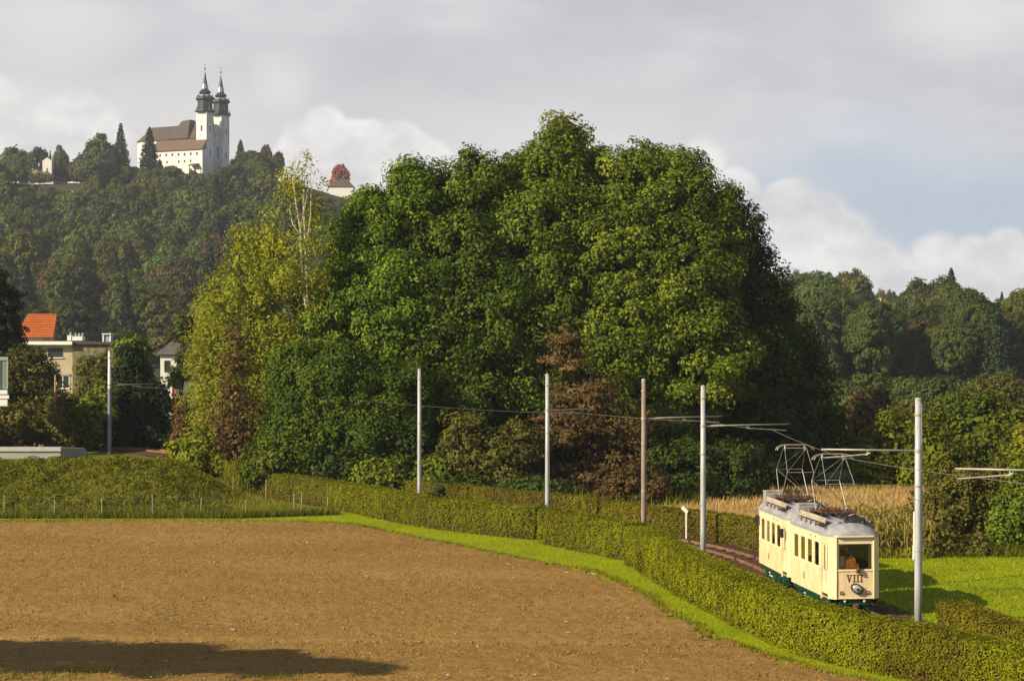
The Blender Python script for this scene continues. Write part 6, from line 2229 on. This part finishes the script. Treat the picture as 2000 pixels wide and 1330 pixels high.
mb.build('roof_light_glass', M['copper_hi'], root)

# house with orange roof behind it
Y0 = 205.0
s1 = F / Y0
xl, xr = (26 - CX) / s1, (104 - CX) / s1
root = thing('orange_roofed_house', (xl, Y0, 3.0), 'white house with a bright orange hipped roof above the beige house', 'house')
we = xr - xl
ze, zr2 = CH - (656 - CY) / s1 - 3, CH - (612 - CY) / s1 - 3
mb = MB()
mb.box(0.5, we - 1.3, 0.5, 5.5, -1, ze)
wl_ = mb.build('wall', M['render_white'], root)
mb = MB()
vs = [(0, 0, ze), (we, 0, ze), (we - 1.1, 6, ze), (0, 6, ze), (0.95, 2.8, zr2), (we - 0.35, 3.0, zr2)]
vs2 = [(a, b, c - 0.18) for a, b, c in vs[:4]]
mb.poly(vs + vs2, [(0, 1, 5, 4), (1, 2, 5), (2, 3, 4, 5), (3, 0, 4), (0, 6, 7, 1), (1, 7, 8, 2), (2, 8, 9, 3), (3, 9, 6, 0), (6, 9, 8, 7)])
rf = mb.build('roof', M['tile_orange'], root)
mb = MB()
for k in range(9):
    t_ = (k + 0.5) / 9
    a = Vector((0, 0, ze)).lerp(Vector((0.95, 2.8, zr2)), t_)
    b = Vector((we, 0, ze)).lerp(Vector((we - 0.35, 3.0, zr2)), t_)
    mb.tube([a + Vector((0, -0.02, 0.03)), b + Vector((0, -0.02, 0.03))], 0.03, 4)
mb.build('tile_courses', M['tile_orange'], rf)
for px in (58, 84):
    house_window(wl_, (px - 30) / s1, 0.5, ze - 1.0, 1.0, 0.8)

# house with dark steep roof behind the yew
Y0 = 163.0
s2 = F / Y0
xl, xr = (304 - CX) / s2, (352 - CX) / s2
root = thing('dark_roofed_house', (xl, Y0, 2.6), 'small white house with a steep dark grey shingle roof behind the yew', 'house')
we = xr - xl
ze, zr2 = CH - (692 - CY) / s2 - 2.6, CH - (652 - CY) / s2 - 2.6
mb = MB()
mb.box(0.35, we - 0.35, 0.35, 4.5, -1.5, ze + 0.02)
wl_ = mb.build('wall', M['render_white'], root)
mb = MB()
vs = [(-0.1, 0, ze), (we + 0.1, 0, ze), (we + 0.1, 4.9, ze), (-0.1, 4.9, ze), (we * 0.62, 2.2, zr2), (we * 0.72, 2.6, zr2)]
mb.poly(vs, [(0, 1, 5, 4), (1, 2, 5), (2, 3, 4, 5), (3, 0, 4), (0, 3, 2, 1)])
mb.build('roof', M['shingle'], root)
house_window(wl_, 0.95, 0.35, ze - 1.0, 0.5, 0.9, 1, 'tar')
mb = MB()
mb.box(we * 0.72, we * 0.72 + 0.35, -0.5, -0.15, -1.0, CH - (752 - CY) / s2 - 2.6)
mb.build('brick_pier', M['pinkstone'], root)

# pale house corner with white balcony boards at the left edge
Y0 = 126.0
s3 = F / Y0
root = thing('garden_house', ((-60 - CX) / s3, Y0, 1.5), 'pale house corner with white balcony boards cut off by the left edge', 'house')


def gh(px, py):
    return (px + 60) / s3, CH - (py - CY) / s3 - 1.5


mb = MB()
xa, za = gh(8, 795)
xa -= 1.2
mb.prism([(0, 0.4, -1.0), (xa, 0.4, -1.0), (xa - 1.3, 5, -1.0), (0, 5, -1.0)], (0, 0, za + 1.0))
mb.build('wall', M['render_white'], root)
mb = MB()
xa, zt = gh(14, 700)
_, zb2 = gh(0, 760)
mb.prism([(0, 0.3, zb2), (xa, 0.3, zb2), (xa - 1.25, 4.5, zb2), (0, 4.5, zb2)], (0, 0, zt - zb2))
mb.build('glazed_front', mat('grey_green_glazing', (0.16, 0.20, 0.18), 0.2, 0.5), root)
mb = MB()
for k_ in range(5):
    xm = gh(-50 + 15.4 * k_, 0)[0]
    mb.box(xm, xm + 0.08, 0.22, 0.298, zb2, zt)
mb.box(0, xa, 0.215, 0.297, zt - 0.12, zt + 0.1)
mb.build('window_bars', M['concrete'], root)
for k, (pa, pb) in enumerate(((762, 770), (771.5, 779), (780.5, 793))):
    mb = MB()
    xr_, z1 = gh(22 - 3 * abs(k - 1), pa)
    _, z0 = gh(0, pb)
    mb.prism([(0, -0.5, z0), (xr_, -0.5, z0), (xr_ - 0.25, 0.25, z0), (0, 0.25, z0)], (0, 0, z1 - z0))
    mb.build('balcony_board', M['render_white'], root, bevel=0.04)

# concrete wall with angled wing
Y0 = 126.0
s4 = F / Y0
root = thing('concrete_wall', ((-40 - CX) / s4, Y0, 0.6), 'grey concrete retaining wall with sloping end piece on top of the mound', 'wall')


def cw(px, py):
    return (px + 40) / s4, CH - (py - CY) / s4 - 0.6


mb = MB()
xr_, z1 = cw(118, 881)
mb.box(0, xr_, 0, 0.35, -1.0, z1)
mb.build('wall_panel', M['concrete'], root)
mb = MB()
_, z2 = cw(0, 873)
mb.box(-0.1, xr_ + 0.05, -0.12, 0.45, z1 + 0.001, z2)
mb.build('coping', mat('pale_concrete', (0.42, 0.42, 0.40), 0.85, 0.1, var=0.1), root)
mb = MB()
xq, z3 = cw(158, 878)
_, z4 = cw(158, 893)
mb.prism([(xr_ + 0.06, -0.1, -1.0), (xq, 1.6, -1.0), (xq, 1.6, z4 + 0.2), (xq - 0.2, 1.5, z3), (xr_ + 0.06, -0.1, z2 - 0.02)], (0.05, 0.3, 0))
mb.build('wing_wall', M['concrete'], root)

# --- buildings on the church hill
def hill_box(name, label, px0, px1, pyt, pyb, Y, wall, roofm, cat='house', roof_h=2.0, gable='front', win=()):
    s = F / Y
    xl, xr = (px0 - CX) / s, (px1 - CX) / s
    zb, zt = CH - (pyb - CY) / s, CH - (pyt - CY) / s
    r = thing(name, (xl, Y, zb), label, cat)
    w_, h = xr - xl, zt - zb
    mb = MB()
    mb.box(0, w_, 0, max(3.0, w_ * 0.7), -6, h - roof_h)
    d = max(3.0, w_ * 0.7)
    if gable == 'front':
        mb.prism([(0, 0.01, h - roof_h), (w_, 0.01, h - roof_h), (w_ / 2, 0.01, h - 0.15)], (0, d - 0.02, 0))
    wl = mb.build('wall', M[wall], r)
    mb = MB()
    if gable == 'front':
        for a, b in ((0, 1), (1, 0)):
            p = [(-0.3 if a == 0 else w_ + 0.3, -0.02, h - roof_h - 0.15), (w_ / 2, -0.02, h - 0.1), (w_ / 2, -0.02, h + 0.12), (-0.3 if a == 0 else w_ + 0.3, -0.02, h - roof_h + 0.1)]
            mb.prism(p, (0, d + 0.1, 0))
    else:
        vs = [(-0.4, -0.5, h - roof_h), (w_ + 0.4, -0.5, h - roof_h), (w_ + 0.4, d + 0.5, h - roof_h), (-0.4, d + 0.5, h - roof_h), (w_ * 0.25, d / 2, h), (w_ * 0.75, d / 2, h)]
        mb.poly(vs, [(0, 1, 5, 4), (1, 2, 5), (2, 3, 4, 5), (3, 0, 4), (0, 3, 2, 1)])
    mb.build('roof', M[roofm], r)
    for (u, z, ww_, hh) in win:
        house_window(wl, u * w_, 0, z, ww_, hh, 1, 'tar')
    return r


hill_box('chapel', 'narrow white gabled chapel on the hilltop left of the church', 83, 101, 308, 352, 836, 'limewash', 'limewash', 'chapel', 1.8, 'front', ((0.5, 4.5, 0.6, 1.6),))
hill_box('creeper_house', 'pale house wall covered by light creeper below the chapel', 37, 104, 346, 372, 832, 'limewash', 'tile_grey', 'house', 1.2, 'side')
def recolour(root, m_):
    for c_ in root.children:
        if c_.name.startswith('crown'):
            c_.material_slots[0].link = 'OBJECT'
            c_.material_slots[0].material = M[m_]


recolour(solo('L', 'wood_green', 66, 332, 822, 'pale_creeper', 'pale cream creeper spreading over the house wall below the chapel', 0.85, 'creeper'), 'cream_bloom')
recolour(solo('L', 'wood_green', 90, 333, 823, 'pale_creeper', 'cream creeper right of the larger one, at the foot of the chapel', 0.62, 'creeper'), 'cream_bloom')
TERRACE = ((12, 350, 'wood_green', 'left of the creeper house'), (30, 356, 'wood_dark', 'beside the creeper house corner'), (48, 366, 'wood_green', 'below the creeper house'), (66, 364, 'wood_olive', 'below the larger creeper'),
           (84, 366, 'wood_olive', 'under the chapel'), (101, 368, 'wood_green', 'right of the chapel foot'), (118, 368, 'wood_green', 'below the maroon roof'), (136, 376, 'wood_olive', 'left of the low villa'), (152, 378, 'wood_dark', 'below the low villa'),
           (172, 350, 'wood_olive', 'left of the olive pair'), (188, 344, 'wood_olive', 'touching the olive pair'), (226, 350, 'wood_olive', 'between the olive pair'), (268, 342, 'wood_olive', 'just right of the olive pair'),
           (288, 340, 'wood_green', 'below the pointed spruce'), (305, 336, 'wood_olive', 'left of the squat bush'), (322, 337, 'wood_green', 'below the squat bush'), (342, 338, 'wood_dark', 'under the church wing'), (360, 336, 'wood_green', 'under the porch of the church wing'),
           (378, 338, 'wood_olive', 'below the church porch'), (396, 338, 'wood_green', 'below the church corner'), (416, 334, 'wood_green', 'below the church facade'), (436, 330, 'wood_olive', 'right below the church facade'),
           (560, 348, 'wood_green', 'behind the birch crown, left part'), (590, 360, 'wood_green', 'behind the birch crown, middle part'), (620, 374, 'wood_olive', 'behind the birch crown, right part'), (700, 384, 'wood_green', 'right of the pale villa'))
for px_, top_, kd_, where_ in TERRACE:
    nm_, lb_, gp_ = WKIND[('L', kd_)]
    solo('L', kd_, px_, top_, 800.5, nm_, lb_.replace('in the wood on the slope below the white church', 'on the terrace edge, ' + where_), 0.66)
hill_box('maroon_roofed_house', 'grey house with a dark maroon roof right of the chapel', 106, 128, 336, 358, 842, 'limeshade', 'red_roof' if 'red_roof' in M else 'tile_brown', 'house', 2.4, 'side')
hill_box('low_villa', 'low pale house with light roof between the chapel and the olive trees', 136, 160, 360, 379, 822, 'limeshade', 'tile_grey', 'house', 1.4, 'side')
hill_box('pale_villa', 'pale villa below the red leaved tree right of the birches', 642, 690, 350, 400, 838, 'limewash', 'tile_grey', 'house', 3.5, 'side', ((0.3, 3.0, 1.2, 1.6), (0.7, 3.0, 1.2, 1.6)))
hill_box('white_cottage', 'small white cottage in the wood edge beside the birch', 512, 536, 374, 393, 806, 'limewash', 'copper_hi', 'house', 1.6, 'side')
Y0 = 806.0
s5 = F / Y0
root = thing('terrace_wall', ((130 - CX) / s5, Y0, CH - (384 - CY) / s5), 'long pale terrace wall below the olive trees on the church hill', 'wall')
mb = MB()
mb.box(0, (330 - 130) / s5, 0, 0.8, -3, (384 - 374.5) / s5)
mb.build('wall_panel', M['limeshade'], root)
mb = MB()
mb.box(-0.2, (330 - 130) / s5 + 0.2, -0.15, 0.95, (384 - 374.5) / s5 + 0.002, (384 - 373.4) / s5)
mb.build('coping', M['limewash'], root)

# --- bare bank and low white shed on the right
x, y = at_px(1716, 536)
root_z = float(hgt(x, y))
rg = np.random.RandomState(3)
nn_, mm_ = 26, 16
V, Q = [], []
for j in range(mm_):
    for i in range(nn_):
        u, v = i / (nn_ - 1), j / (mm_ - 1)
        px_ = (u - 0.5) * 11
        h_ = 9.5 * math.sin(math.pi * min(max(u, 0.02), 0.98)) ** 0.5
        V.append((px_ + rg.normal(0, 0.12), v * 5.0 - 2 + rg.normal(0, 0.25) + 0.8 * float(vnoise(u * 7, v * 6, 3)), v * h_ + rg.normal(0, 0.12) - 0.5))
for j in range(mm_ - 1):
    for i in range(nn_ - 1):
        Q.append((j * nn_ + i, j * nn_ + i + 1, (j + 1) * nn_ + i + 1, (j + 1) * nn_ + i))
o = add('bare_bank', np_mesh('bare_bank', V, Q, mat('bare_sandstone', (0.36, 0.29, 0.19), 0.95, 0.1, var=0.3, vscale=0.6, bump=0.6, bscale=2)))
zt = CH - (582 - CY) / (F / 536)
o.location = (x, y - 4, zt - 9.0)
tag(o, 'bare sandy rock face between the trees on the right hill', 'rock')
Y0 = 190.0
s6 = F / Y0
x, y = at_px(1742, Y0)
root = thing('garden_shed', (x, y, float(hgt(x, y))), 'low shed with a white flat roof among the bushes at the right', 'shed')
w_, zt = 26 / s6, CH - (799 - CY) / s6 - float(hgt(x, y))
mb = MB()
mb.box(0.1, w_ - 0.1, 0.1, 2.2, -0.3, zt - 0.15)
mb.build('wall', M['render_beige'], root)
mb = MB()
mb.prism([(-0.05, -0.1, zt - 0.15), (w_ + 0.05, -0.1, zt + 0.05), (w_ + 0.05, 2.4, zt + 0.05), (-0.05, 2.4, zt - 0.15)], (0, 0, 0.14))
mb.build('roof', M['whitepaint'], root)

# ------------------------------------------------------------------ haze
hz_m = bpy.data.materials.new('haze')
hz_m.use_nodes = True
t = NT(hz_m.node_tree)
pv = t.n('ShaderNodeVolumePrincipled', ins={'Color': (0.80, 0.86, 0.95, 1), 'Density': 0.00016, 'Anisotropy': 0.2})
om = t.n('ShaderNodeOutputMaterial')
t.link(pv.outputs[0], om.inputs['Volume'])
mb = MB()
mb.box(-1850, 1850, -650, 1850, -80, 175)
o = mb.build('haze', hz_m)
tag(o, kind='stuff')
o['label'] = 'thin pale haze in the air in front of the wooded hills'
